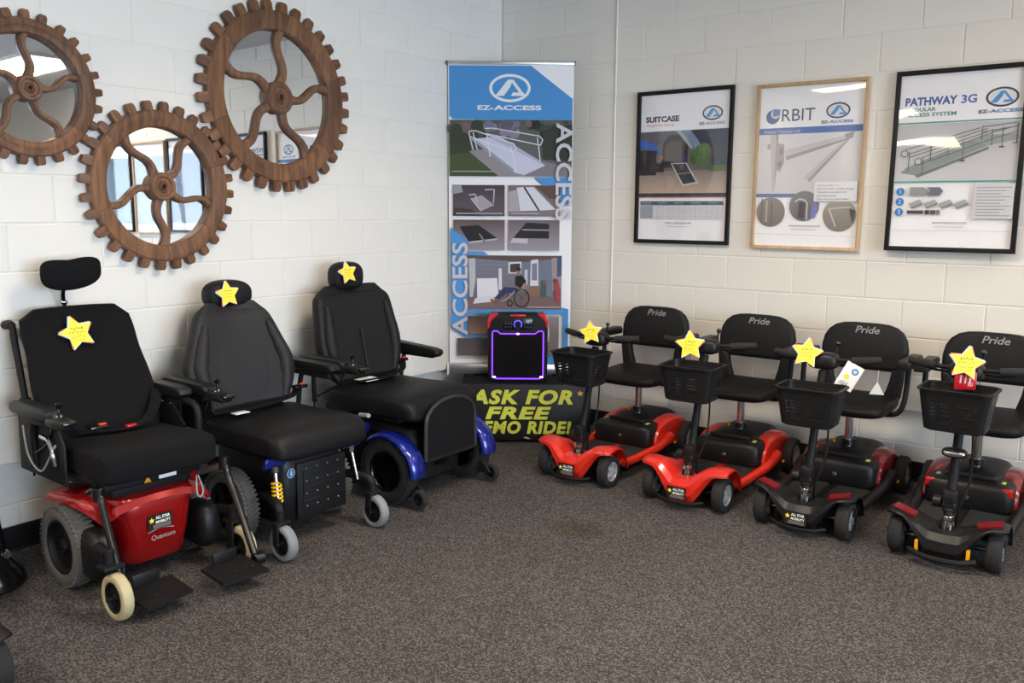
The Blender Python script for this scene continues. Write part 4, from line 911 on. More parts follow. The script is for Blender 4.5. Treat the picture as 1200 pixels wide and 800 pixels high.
        for j in range(NL):
            u0 = j; u1 = (j+1) % NL
            def quad(za, zb_):
                ka, kb = (za-z0)/(z1-z0), (zb_-z0)/(z1-z0)
                P = [la[u0].lerp(lb[u0], ka), la[u1].lerp(lb[u1], ka), la[u1].lerp(lb[u1], kb), la[u0].lerp(lb[u0], kb)]
                Q = [lai[u0].lerp(lbi[u0], ka), lai[u1].lerp(lbi[u1], ka), lai[u1].lerp(lbi[u1], kb), lai[u0].lerp(lbi[u0], kb)]
                sl.add(P + Q, [(0, 1, 2, 3), (7, 6, 5, 4), (0, 4, 5, 1), (3, 2, 6, 7), (0, 3, 7, 4), (1, 5, 6, 2)], B)
            if not FL[j]: quad(z0, z1)
            else:
                top = z0 + (z1-z0)*0.78; hgt = (top-z0)/(2*nb-1)
                for i in range(nb): quad(z0 + i*2*hgt, z0 + (i*2+1)*hgt)
                quad(top, z1)
        sl.build('slatted_side', 'black_plastic', wall, 40, recalc=False)
        MB().box((0, -0.955, (zb0+zt0)/2 + 0.02), (0.06, 0.03, 0.09), 0.006).build('basket_mount', 'matte_black', t)
    return t
SA = scooter('red mobility scooter nearest the banner, leftmost of the row', 1.362, 'red', 0.0, -4, 0.0)
SB = scooter('red mobility scooter second from the banner, under the SUITCASE and ORBIT posters', 2.020, 'red', 0.02, 4, 0.0)
SC = scooter('black mobility scooter with dark red fenders and a white paper tag on its basket', 2.620, 'black', 0.01, 3, -0.035)
SD = scooter('black mobility scooter with headlight, cut off by the right edge of the picture', 3.232, 'black', 0.03, -2, 0.035, head=True)
SE = scooter('black mobility scooter at the left picture edge, only a wheel and corner showing', 0.0, 'black', 0, 0, 0, y=-4.20, rz=90, basket=False, text=True, inserts=False)
SE['group'] = 'black mobility scooters'
star_tag('yellow star tag on the handlebar of the scooter nearest the banner', (1.378, -1.0, 0.825), 14, 0.070, 8, -8)
star_tag('yellow star tag on the second red scooter from the banner', (1.968, -0.99, 0.810), 12, 0.080, 4, -8)
star_tag('yellow star tag above the basket of the black scooter with the white paper tag', (2.565, -0.99, 0.832), 26, 0.076, -10, -8)
star_tag('yellow star tag above the basket of the rightmost scooter', (3.245, -1.02, 0.862), 24, 0.077, -12, -8)
# paper tags hanging on the black scooter and a red card on the last one
pt = thing('paper_tag', 'white paper tag with a blue logo and yellow dot hanging beside the black scooter basket', 'tag', (2.745, -0.92, 0.730), 24)
pt.rotation_euler = (math.radians(-4), math.radians(28), math.radians(24))
MB().box((0, 0, 0), (0.085, 0.0016, 0.125), 0).build('card', 'white_paper', pt)
a = Art(0.0004); a.disc(0.012, 0.030, 0.016, 0.016, (70, 120, 170)); a.disc(0.012, 0.030, 0.009, 0.009, (190, 210, 225)); a.disc(-0.012, -0.006, 0.013, 0.013, (238, 220, 60))
for k in range(4): a.line(-0.03 + 0.01*k, -0.05, -0.02 + 0.01*k, -0.03, 0.003, (70, 66, 64))
a.build('print', 'print_matte', pt, (0, -0.001, 0))
tt = thing('triangle_tag', 'small pale triangular tag hanging in front of the black scooter seat back', 'tag', (2.80, -0.62, 0.60), 20)
MB().prism([(-0.035, 0), (0.035, 0), (0.0, 0.065)], 0.002).build('card', 'white_plastic', tt)
MB().tube([(0, 0, 0.062), (0.005, 0.02, 0.12)], 0.001, 5).build('string', 'white_plastic', tt)
rc = thing('red_card', 'small red card with white marks under the star of the rightmost scooter', 'card', (3.243, -0.998, 0.752), 20)
MB().box((0, 0, 0.03), (0.085, 0.006, 0.075), 0.002).build('card', 'red_plastic', rc)
a = Art(0.0004)
for k in range(3): a.line(-0.02+0.018*k, 0.02, -0.018+0.018*k, 0.055, 0.006, (236, 220, 220))
a.text('50', 0.008, 0.008, 0.022, (236, 220, 220)); a.build('print', 'print_matte', rc, (0, -0.0035, 0))

# ------------------------------------------------------------------ power wheelchairs (face +x, backs to the left wall)
def back_loft(levels, e=0.45, bow=0.03, n=36, rnd=0.03):
    """levels: (z, x, half width, half thickness); rounded ends"""
    rings = []
    z0, x0, w0, t0 = levels[0]; z1, x1, w1, t1 = levels[-1]
    for k in (0, 15, 30, 45, 60, 75): s_ = math.sin(math.radians(k)); rings.append(sring((x0, 0, z0 - rnd*(1-s_)*0.8), max(w0 - rnd*(1-math.cos(math.radians(90-k))), 0.01), t0*(0.45+0.55*s_), e, n, (0, 1, 0), (1, 0, 0), bow, (1, 0, 0)))
    L = []
    for (a, b) in zip(levels, levels[1:]):
        for k in range(5): L.append([a[i]+(b[i]-a[i])*k/5 for i in range(4)])
    L.append(list(levels[-1]))
    for (z, x, w_, t_) in L: rings.append(sring((x, 0, z), w_, t_, e, n, (0, 1, 0), (1, 0, 0), bow, (1, 0, 0)))
    for k in (75, 60, 45, 30, 15, 0): s_ = math.sin(math.radians(k)); rings.append(sring((x1 - 0.004, 0, z1 + rnd*(1-s_)*0.8), max(w1 - rnd*(1-math.cos(math.radians(90-k))), 0.01), t1*(0.45+0.55*s_), e, n, (0, 1, 0), (1, 0, 0), bow, (1, 0, 0)))
    return rings
def smooth_levels(lv, k=3):
    P = [Vector((a[0], a[1], a[2])) for a in lv]; Q = [Vector((a[3], 0, 0)) for a in lv]
    P = catmull(P, k); Q = catmull(Q, k)
    return [(p.x, p.y, p.z, q.x) for p, q in zip(P, Q)]
def armrest(t, side, y, x0, x1, z, post_x, joystick=False, low=0.44, droop=0.0, mat_='black_plastic'):
    pad = MB(); wd = 0.034
    out = [(x0, z-0.018), (x0+0.01, z+0.014), (x0+0.05, z+0.024), (x1-0.05, z+0.024-droop), (x1-0.008, z+0.014-droop), (x1, z-0.006-droop), (x1-0.02, z-0.026-droop), (x0+0.03, z-0.030)]
    pad.prism(out, wd*2, 0.012, T(0, y, 0)); pad.build('armrest_pad', mat_, t, 50)
    MB().box(((x0+x1)/2, y, z-0.042), ((x1-x0)*0.75, 0.03, 0.03), 0.006).build('armrest_rail', 'matte_black', t)
    MB().tube([(post_x+0.02, y, z-0.04), (post_x, y, z-0.10), (post_x-0.01, y*0.97, low)], 0.013, 10, smooth=4).build('armrest_post', 'matte_black', t)
    if joystick:
        jx = x1 + 0.045
        b = MB().box((jx, y, z-0.020), (0.135, 0.066, 0.042), 0.014).build('joystick_box', 'black_plastic', t)
        MB().box((jx+0.055, y, z-0.012), (0.07, 0.058, 0.022), 0.010).build('control_pad', 'gloss_black', b)
        MB().lathe([(0, 0.0), (0.021, 0.0), (0.017, 0.010), (0.007, 0.018), (0.006, 0.034), (0.011, 0.040), (0.012, 0.052), (0.006, 0.058), (0, 0.058)], 16, T(jx-0.005, y, z)).build('joystick', 'gloss_black', b)
        MB().box((jx+0.072, y, z-0.004), (0.025, 0.035, 0.003), 0.001).build('keypad_label', 'lettering_grey', b)
        MB().tube([(x1-0.02, y, z-0.04), (x1-0.10, y-0.01*side, z-0.13), (x0+0.12, y+0.0, z-0.20), (x0+0.05, y*0.9, z-0.30)], 0.005, 6, smooth=5).build('joystick_cable', 'gloss_black', t)
def caster(t, x, y, Rw, W, tire, ax=0.0, spring=False):
    wheel(t, 'caster_wheel', (x, y, Rw), Rw, W, tire, 'matte_black', 0, 0, 0.66)
    f = MB()
    for s_ in (-1, 1): f.box((x - 0.012, y + s_*(W/2 + 0.009), Rw*1.45), (0.036, 0.008, Rw*1.25), 0.003, None)
    f.box((x - 0.015, y, Rw*2.12), (0.05, W + 0.028, 0.016), 0.005); f.cyl((x - 0.018, y, Rw*2.12 + 0.03), 0.018, 0.05, 'z', 14); f.cyl((x, y, Rw), 0.008, W + 0.034, 'y', 10)
    f.build('caster_fork', 'matte_black', t, 35)
def belt(t, pts, w_=0.042, buckle=None, col='orange_button'):
    P = catmull([Vector(p) for p in pts], 6); G = []
    for i, p in enumerate(P):
        d = (P[min(i+1, len(P)-1)] - P[max(i-1, 0)]).normalized(); s_ = d.cross(Vector((0, 0, 1))); s_ = s_.normalized() if s_.length > 0.1 else Vector((1, 0, 0)); G.append([p - s_*w_/2, p + s_*w_/2])
    MB().grid_solid(G, (0, 0, 0.003)).build('seat_belt', 'black_fabric', t, 60)
    if buckle:
        b = MB().box(buckle, (0.045, 0.075, 0.018), 0.005, None).build('belt_buckle', 'gloss_black', t); MB().box((buckle[0], buckle[1]+0.02, buckle[2]+0.011), (0.02, 0.03, 0.006), 0.002).build('release_button', col, b)

# --- chair with the red base
def red_chair():
    t = thing('power_wheelchair', 'black cloth power wheelchair with red base, kidney headrest and footrests, leftmost in the row', 'wheelchair', (0.0, -3.20, 0), -2, 'power wheelchairs along the left wall')
    for s_ in (-1, 1):
        wheel(t, 'drive_wheel', (0.49, s_*0.252, 0.165), 0.165, 0.088, 'grey_rubber', 'matte_black', 0, 48, 0.66)
        wheel(t, 'front_caster', (0.93 if s_ < 0 else 0.86, s_*0.285, 0.088), 0.088, 0.045, 'ivory_rubber', 'matte_black', 0, 0, 0.66)
        c = MB(); x0 = 0.93 if s_ < 0 else 0.86
        c.box((x0 - 0.03, s_*0.252, 0.13), (0.05, 0.010, 0.12), 0.004); c.box((x0 - 0.04, s_*0.285, 0.195), (0.07, 0.08, 0.016), 0.005); c.cyl((x0 - 0.05, s_*0.285, 0.225), 0.022, 0.06, 'z', 14); c.cyl((x0, s_*0.285, 0.088), 0.009, 0.085, 'y', 10)
        c.build('caster_fork', 'matte_black', t)
        MB().tube([(x0 - 0.05, s_*0.285, 0.235), (x0 - 0.16, s_*0.26, 0.22), (0.60, s_*0.20, 0.20)], 0.022, 10, smooth=4).build('caster_arm', 'matte_black', t)
        MB().sq((0.66, s_*0.225, 0.165), (0.10, 0.055, 0.10), 0.7, 0.6, 24, 12).build('motor_cover', 'black_plastic', t)
        MB().cyl((0.49, s_*0.19, 0.165), 0.055, 0.10, 'y', 20).build('drive_motor', 'matte_black', t)
        # rear anti-tip
        MB().tube([(0.30, s_*0.15, 0.2), (0.16, s_*0.16, 0.15), (0.12, s_*0.16, 0.07)], 0.013, 8, smooth=3).cyl((0.12, s_*0.16, 0.05), 0.05, 0.03, 'y', 16).build('anti_tip_wheel', 'matte_black', t)
        # red wing over the drive wheel
        G = []
        for i in range(15):
            k = i/14; x = 0.34 + 0.40*k; z = 0.350 + 0.022*math.sin(PI*k) - 0.05*max(0, k-0.65)/0.35
            G.append([(x, s_*0.17, z + 0.02), (x, s_*0.225, z + 0.008), (x, s_*(0.255 - 0.05*max(0, k-0.6)/0.4), z - 0.004), (x, s_*(0.270 - 0.06*max(0, k-0.6)/0.4), z - 0.022)])
        MB().grid_solid(G, (0, 0, -0.008)).build('wheel_fairing', 'red_metal', t, 45)
    # red shroud
    rings = []
    for (z, xf, hw, e) in ((0.085, 0.70, 0.128, 0.35), (0.10, 0.712, 0.136, 0.35), (0.20, 0.735, 0.148, 0.35), (0.29, 0.742, 0.165, 0.36), (0.335, 0.745, 0.180, 0.4), (0.365, 0.730, 0.178, 0.4), (0.378, 0.69, 0.165, 0.42)):
        rings.append(sring(((0.25+xf)/2, 0, z), (xf-0.25)/2, hw, e, 40, (1, 0, 0), (0, 1, 0)))
    sh = MB().loft(rings).build('base_shroud', 'red_metal', t, 45)
    MB().grid_solid([[(0.738 + 0.006*math.sin(PI*i/10), -0.185 + 0.037*i, 0.352 + 0.02*math.sin(PI*i/10)), (0.752 + 0.004*math.sin(PI*i/10), -0.185 + 0.037*i, 0.322 + 0.028*math.sin(PI*i/10))] for i in range(11)], (-0.02, 0, -0.006)).build('shroud_lip', 'red_metal', sh, 50)
    sticker(t, T(0.7455, -0.005, 0.255) @ R(90, 'Z') @ R(-2, 'X'), 0.105, 0.060)
    v2, f2 = text_geo('Quantum', 0.027, 0.2, 0.0); MB().add([(p[0]-0.05, -0.001, p[1]) for p in v2], f2, T(0.7385, 0.005, 0.180) @ R(90, 'Z') @ R(-3, 'X')).build('base_lettering', 'lettering_grey', sh, recalc=False)
    MB().tube([(0.7395, -0.055 + 0.011*i, 0.213 + 0.010*math.sin(PI*i/10)) for i in range(11)], 0.0018, 5).build('swoosh', 'lettering_grey', sh)
    # dark frame between base and seat
    MB().box((0.48, 0, 0.405), (0.44, 0.34, 0.07), 0.015).box((0.66, 0, 0.43), (0.10, 0.42, 0.05), 0.012).box((0.44, 0, 0.452), (0.50, 0.46, 0.024), 0.006).build('seat_frame', 'matte_black', t)
    lb = MB().box((0.713, 0.055, 0.428), (0.003, 0.075, 0.024), 0.0).build('frame_label', 'white_paper', t); MB().prism([(-0.015, -0.012), (0.015, -0.012), (0, 0.014)], 0.003, 0, T(0.713, -0.03, 0.425) @ R(90, 'Z')).build('warning_triangle', 'amber', t)
    MB().tube([(0.735, 0.05, 0.472), (0.745, 0.10, 0.476), (0.74, 0.17, 0.482)], 0.004, 8).build('release_bar', 'alu', t); MB().sq((0.735, 0.045, 0.472), (0.008, 0.01, 0.008), 1, 1, 10, 6).build('green_knob', 'lime', t); MB().sq((0.74, 0.175, 0.482), (0.008, 0.01, 0.008), 1, 1, 10, 6).build('red_knob', 'red_plastic', t)
    MB().tube([(0.742, 0.165, 0.40), (0.765, 0.150, 0.34), (0.768, 0.162, 0.315), (0.765, 0.178, 0.34), (0.742, 0.172, 0.40)], 0.003, 6, smooth=5).build('cable_loop', 'lettering_grey', t)
    # cushion
    rings = []
    for (x, hw, z, hz) in ((0.235, 0.20, 0.515, 0.02), (0.245, 0.213, 0.515, 0.042), (0.30, 0.226, 0.514, 0.052), (0.50, 0.235, 0.514, 0.054), (0.68, 0.240, 0.514, 0.066), (0.76, 0.240, 0.512, 0.066), (0.785, 0.232, 0.510, 0.056), (0.793, 0.215, 0.508, 0.040)):
        rings.append(sring((x, 0, z), hw, hz, 0.28, 40, (0, 1, 0), (0, 0, 1)))
    MB().loft(rings).build('seat_cushion', 'black_fabric', t, 60)
    # back
    lv = smooth_levels([(0.53, 0.315, 0.215, 0.05), (0.62, 0.275, 0.238, 0.055), (0.75, 0.215, 0.246, 0.055), (0.88, 0.155, 0.232, 0.05), (0.97, 0.115, 0.232, 0.045), (1.025, 0.09, 0.226, 0.040)])
    bk = MB().loft(back_loft(lv, 0.42, 0.045, 40, 0.055)).build('backrest', 'black_fabric', t, 70)
    MB().box((0, 0, 0), (0.012, 0.34, 0.50), 0.004, T(0.125, 0, 0.78) @ R(-25, 'Y')).build('back_shell', 'matte_black', t)
    for s_ in (-1, 1):
        MB().tube([(0.04, s_*0.238, 1.005), (0.06, s_*0.238, 1.010), (0.085, s_*0.238, 0.995), (0.10, s_*0.240, 0.94), (0.15, s_*0.245, 0.80), (0.20, s_*0.248, 0.62), (0.23, s_*0.24, 0.47)], 0.0135, 10, smooth=4).build('push_cane', 'matte_black', t)
        MB().tube([(0.015, s_*0.238, 1.002), (0.05, s_*0.238, 1.010), (0.075, s_*0.238, 1.004)], 0.0185, 10).build('push_grip', 'rubber', t)
        MB().cyl((0.175, s_*0.247, 0.70), 0.022, 0.03, 'z', 12).build('cane_clamp', 'matte_black', t)
    # headrest
    def kid(q): return (q.x + 0.9*q.y*q.y, q.y, q.z + (0.022*abs(q.y/0.12)**1.3 if q.z > 0 else 0.012*abs(q.y/0.12)**1.5) - 0.008 + 0.06*q.y)
    MB().sq((0.150, -0.02, 1.215), (0.030, 0.125, 0.064), 0.7, 0.62, 36, 16, fn=kid).build('headrest', 'black_fabric', t, 70)
    MB().tube([(0.130, -0.02, 1.20), (0.085, -0.025, 1.13), (0.055, -0.008, 1.06), (0.085, -0.008, 0.95)], 0.009, 10, smooth=4).build('headrest_stem', 'dark_steel', t)
    MB().sq((0.066, -0.014, 1.085), (0.012, 0.016, 0.012), 1, 1, 12, 8).build('stem_clamp', 'chrome', t)
    # arms and side guards
    armrest(t, -1, -0.285, 0.18, 0.52, 0.70, 0.32, True, 0.46)
    armrest(t, 1, 0.272, 0.22, 0.52, 0.70, 0.34, False, 0.46)
    MB().prism([(0.12, 0.42), (0.13, 0.66), (0.46, 0.66), (0.52, 0.58), (0.52, 0.42)], 0.012, 0.004, T(0.03, -0.268, 0)).build('side_guard', 'matte_black', t)
    MB().prism([(0.17, 0.47), (0.16, 0.64), (0.42, 0.64), (0.50, 0.56), (0.46, 0.45)], 0.012, 0.004, T(0.02, 0.258, 0)).build('side_guard', 'matte_black', t)
    MB().tube([(0.44, 0.272, 0.665), (0.56, 0.272, 0.66), (0.60, 0.272, 0.62), (0.60, 0.27, 0.50)], 0.016, 10, smooth=5).build('front_arm_tube', 'matte_black', t)
    MB().tube([(0.40, -0.288, 0.60), (0.47, -0.292, 0.595), (0.50, -0.292, 0.55), (0.505, -0.287, 0.50)], 0.010, 8, smooth=4).build('chrome_bracket', 'chrome', t)
    MB().tube([(0.24, -0.29, 0.62), (0.28, -0.292, 0.50), (0.38, -0.292, 0.455), (0.46, -0.29, 0.52), (0.51, -0.285, 0.58)], 0.004, 6, smooth=6).build('loose_cable', 'lettering_grey', t)
    # footrests
    for s_, x2 in ((-1, 0.955), (1, 1.0)):
        MB().tube([(0.70, s_*0.255, 0.425), (0.765, s_*0.262, 0.45), (0.80, s_*0.264, 0.43), (0.83, s_*0.265, 0.36), (x2-0.02, s_*0.262, 0.10), (x2, s_*0.262, 0.06)], 0.0145, 12, smooth=5).build('leg_hanger', 'gloss_black', t)
        MB().cyl((0.79, s_*0.264, 0.44), 0.022, 0.05, 'z', 12).build('hanger_latch', 'dark_steel', t)
        MB().cyl((x2, s_*0.268, 0.075), 0.026, 0.04, 'y', 16).build('plate_hinge', 'dark_steel', t)
        y0, y1 = s_*0.245, s_*0.065
        pl = [(x2-0.085, y0, 0.082), (x2+0.105, y0, 0.066), (x2+0.085, s_*0.05, 0.066), (x2-0.07, s_*0.05, 0.082)]
        fp = MB().grid_solid([[pl[0], pl[3]], [pl[1], pl[2]]], (0, 0, -0.012)).build('foot_plate', 'matte_black', t, 30)
        MB().box((x2-0.065, (y0+y1)/2, 0.105), (0.012, abs(y0-y1)*0.6, 0.05), 0.004).build('heel_stop', 'black_plastic', fp)
        b = MB()
        for k in range(4): b.cyl((x2 + 0.04, y1 + (y0-y1)*(0.2+0.2*k), 0.074), 0.005, 0.006, 'z', 8)
        b.build('plate_rivets', 'dark_steel', fp)
    belt(t, [(0.33, -0.20, 0.60), (0.42, -0.10, 0.592), (0.45, 0.0, 0.580), (0.46, 0.09, 0.590), (0.42, 0.17, 0.63), (0.34, 0.235, 0.70)], 0.045, (0.42, -0.075, 0.598))
    MB().box((0.445, 0.055, 0.585), (0.03, 0.045, 0.012), 0.004).build('belt_latch', 'red_plastic', t)
    return t
red_chair()

# --- captain style seat used on the two other chairs
def captain_seat(t, xb, zs, top, wmax, wtop, x0, x1, hw, grey=True, panel='grey_vinyl', tilt=0.10, bump=0.0):
    hgt = top - zs
    # backrest
    lv = [(zs+0.02, xb, wmax*0.80, 0.055), (zs+hgt*0.25, xb-tilt*hgt*0.25, wmax*0.97, 0.062), (zs+hgt*0.45, xb-tilt*hgt*0.45, wmax, 0.062), (zs+hgt*0.68, xb-tilt*hgt*0.68, wmax*0.5+wtop*0.52, 0.058), (zs+hgt*0.90, xb-tilt*hgt*0.9, wtop*1.04, 0.05), (zs+hgt*0.975, xb-tilt*hgt, wtop*0.92, 0.042)]
    bk = MB().loft(back_loft(smooth_levels(lv), 0.55, 0.035, 44, 0.055)).build('backrest', panel, t, 75)
    # raised panels: centre and bolsters
    def w_at(k): return tentv(k, [(0, 0.80*wmax), (0.25, 0.97*wmax), (0.45, wmax), (0.68, wmax*0.5+wtop*0.52), (0.9, wtop*1.04), (1, wtop*0.9)])
    rows = []
    for i in range(13):
        k = 0.06 + 0.60*i/12; z = zs + hgt*k; x = xb - tilt*hgt*k + 0.058; ww = w_at(k)*0.56; e = 0.012*math.sin(PI*min(1, i/12*1.0))**0.4 if 0 < i < 12 else 0
        rows.append([(x + e*math.sin(PI*(j/10))**0.35 + 0.035*(ww/w_at(k))**2*((j-5)/5)**2 - 0.004, ww*(j-5)/5, z) for j in range(11)])
    MB().grid_solid(rows, (-0.02, 0, 0)).build('centre_panel', panel, bk, 75)
    for s_ in (-1, 1):
        P = []; rad = []
        for i in range(11):
            k = 0.05 + 0.80*i/10; P.append((xb - tilt*hgt*k + 0.055 + 0.012, s_*w_at(k)*0.80, zs + hgt*k)); rad.append(0.018 + 0.020*math.sin(PI*i/10))
        MB().tube(P, rad, 12, smooth=2).build('side_bolster', panel, bk, 75)
    # seat
    rings = []; L = x1 - x0
    for (k, w_, dz, hz) in ((0, 0.80, 0.0, 0.02), (0.02, 0.92, 0.0, 0.045), (0.12, 0.98, 0.0, 0.058), (0.45, 1.0, -0.006, 0.062), (0.72, 1.0, 0.0, 0.066), (0.88, 0.985, 0.0, 0.066), (0.955, 0.95, -0.012, 0.056), (0.985, 0.90, -0.022, 0.044), (1.0, 0.80, -0.030, 0.022)):
        rings.append(sring((x0 + L*k, 0, zs - 0.065 + dz + bump*max(0, k-0.5)), hw*w_, hz, 0.42, 44, (0, 1, 0), (0, 0, 1)))
    MB().loft(rings).build('seat_cushion', 'seat_vinyl', t, 75)
def tentv(k, tab):
    for (a, b) in zip(tab, tab[1:]):
        if k <= b[0]: return a[1] + (b[1]-a[1])*(k-a[0])/(b[0]-a[0])
    return tab[-1][1]

def grey_chair():
    t = thing('power_wheelchair', 'dark grey captain seat power wheelchair with yellow front spring and grey casters, between two others', 'wheelchair', (0.0, -2.505, 0), -2, 'power wheelchairs along the left wall')
    captain_seat(t, 0.335, 0.545, 1.01, 0.295, 0.20, 0.33, 0.955, 0.270, tilt=0.24)
    def hr(q): return (q.x + 0.4*q.y*q.y, q.y, q.z - 0.010*abs(q.y/0.11)**2*(1 if q.z > 0 else -0.2))
    MB().sq((0.205, 0.015, 1.078), (0.060, 0.125, 0.068), 0.62, 0.6, 36, 16, fn=hr).build('headrest', 'black_vinyl', t, 70)
    MB().tube([(0.20, 0.015, 1.06), (0.215, 0.015, 0.95)], 0.012, 8).build('headrest_stem', 'dark_steel', t)
    armrest(t, -1, -0.335, 0.22, 0.60, 0.705, 0.33, True, 0.47); armrest(t, 1, 0.345, 0.22, 0.62, 0.705, 0.33, False, 0.47)
    MB().prism([(0.24, 0.50), (0.24, 0.66), (0.56, 0.66), (0.58, 0.60), (0.46, 0.50)], 0.012, 0.004, T(0, -0.318, 0)).build('side_guard', 'matte_black', t)
    MB().box((0.55, 0, 0.415), (0.50, 0.42, 0.03), 0.008).tube([(0.55, 0, 0.30), (0.55, 0, 0.42)], 0.04, 16).build('seat_frame', 'matte_black', t)
    for s_ in (-1, 1):
        wheel(t, 'drive_wheel', (0.60, s_*0.268, 0.168), 0.168, 0.082, 'grey_rubber', 'matte_black', 5, 48, 0.64, 20, spokemat='gloss_black')
        caster(t, 0.975, s_*0.262, 0.078, 0.046, 'caster_grey')
        MB().tube([(0.955, s_*0.262, 0.20), (0.93, s_*0.255, 0.235), (0.80, s_*0.215, 0.24), (0.66, s_*0.19, 0.20)], 0.020, 10, smooth=4).build('caster_arm', 'matte_black', t)
        MB().tube([(0.62, s_*0.15, 0.19), (0.30, s_*0.17, 0.18), (0.20, s_*0.17, 0.17)], 0.016, 8).build('rear_arm', 'matte_black', t); wheel(t, 'rear_caster', (0.17, s_*0.18, 0.07), 0.07, 0.04, 'caster_grey', 'matte_black', 0, 0, 0.66)
        # shock with yellow spring
        sk = MB().tube([(0.895, s_*0.225, 0.225), (0.865, s_*0.215, 0.375)], 0.010, 10).cyl((0.866, s_*0.215, 0.372), 0.017, 0.03, 'z', 12).build('shock_absorber', 'chrome', t)
        P = []
        for i in range(61):
            k = i/60; an = 2*PI*5*k; cx, cz = 0.890 - 0.016*k, 0.235 + 0.082*k; P.append((cx + 0.020*math.cos(an), s_*(0.223 - 0.005*k) + 0.020*math.sin(an), cz))
        if s_ < 0: MB().tube(P, 0.0048, 7).build('coil_spring', 'yellow_plastic', sk)
        MB().prism([(-0.06, -0.02), (0.05, -0.016), (0.05, 0.018), (-0.05, 0.024)], 0.02, 0.005, T(0.868, s_*0.215, 0.402) @ R(90, 'Z')).build('blue_bracket', 'blue_metal', t)
    # front battery box with bolt heads
    rings = []
    for (z, xf, hw) in ((0.095, 0.83, 0.165), (0.11, 0.845, 0.172), (0.24, 0.86, 0.18), (0.36, 0.862, 0.182), (0.39, 0.85, 0.178), (0.40, 0.82, 0.165)): rings.append(sring(((0.34+xf)/2, 0, z), (xf-0.34)/2, hw, 0.25, 40, (1, 0, 0), (0, 1, 0)))
    bb = MB().loft(rings).build('battery_box', 'black_plastic', t, 40)
    pl = MB().box((0.866, 0.035, 0.24), (0.012, 0.28, 0.26), 0.006).build('front_panel', 'matte_black', bb)
    bt = MB()
    for r in range(4):
        for c in range(4): bt.cyl((0.873, -0.055 + 0.06*c, 0.165 + 0.058*r), 0.0035, 0.006, 'x', 8)
    bt.build('bolt_heads', 'caster_grey', bb)['kind'] = 'stuff'
    for k in range(3): MB().box((0.874, 0.045, 0.19 + 0.06*k), (0.006, 0.22, 0.008), 0.002).build('panel_rib', 'black_plastic', bb)
    d = Art(0.0004); d.disc(0, 0, 0.022, 0.022, (150, 170, 190)); d.disc(0, 0, 0.018, 0.018, (60, 100, 150)); d.poly([(-0.004, -0.01), (0.006, -0.01), (0.004, 0.012), (-0.002, 0.008)], (200, 215, 230))
    o = d.build('round_badge', 'print_matte', bb); o.matrix_local = T(0.8695, -0.135, 0.335) @ R(90, 'Z')
    MB().tube([(0.874, -0.07, 0.16), (0.876, -0.07, 0.33)], 0.004, 6).build('panel_edge', 'dark_steel', bb)
    belt(t, [(0.36, 0.30, 0.58), (0.42, 0.22, 0.562), (0.46, 0.05, 0.556), (0.47, -0.12, 0.556), (0.42, -0.24, 0.57)], 0.04, (0.40, 0.285, 0.60))
    MB().box((0.52, -0.145, 0.558), (0.045, 0.075, 0.004), 0.001, None).build('paper_label', 'white_paper', t)
    return t
grey_chair()

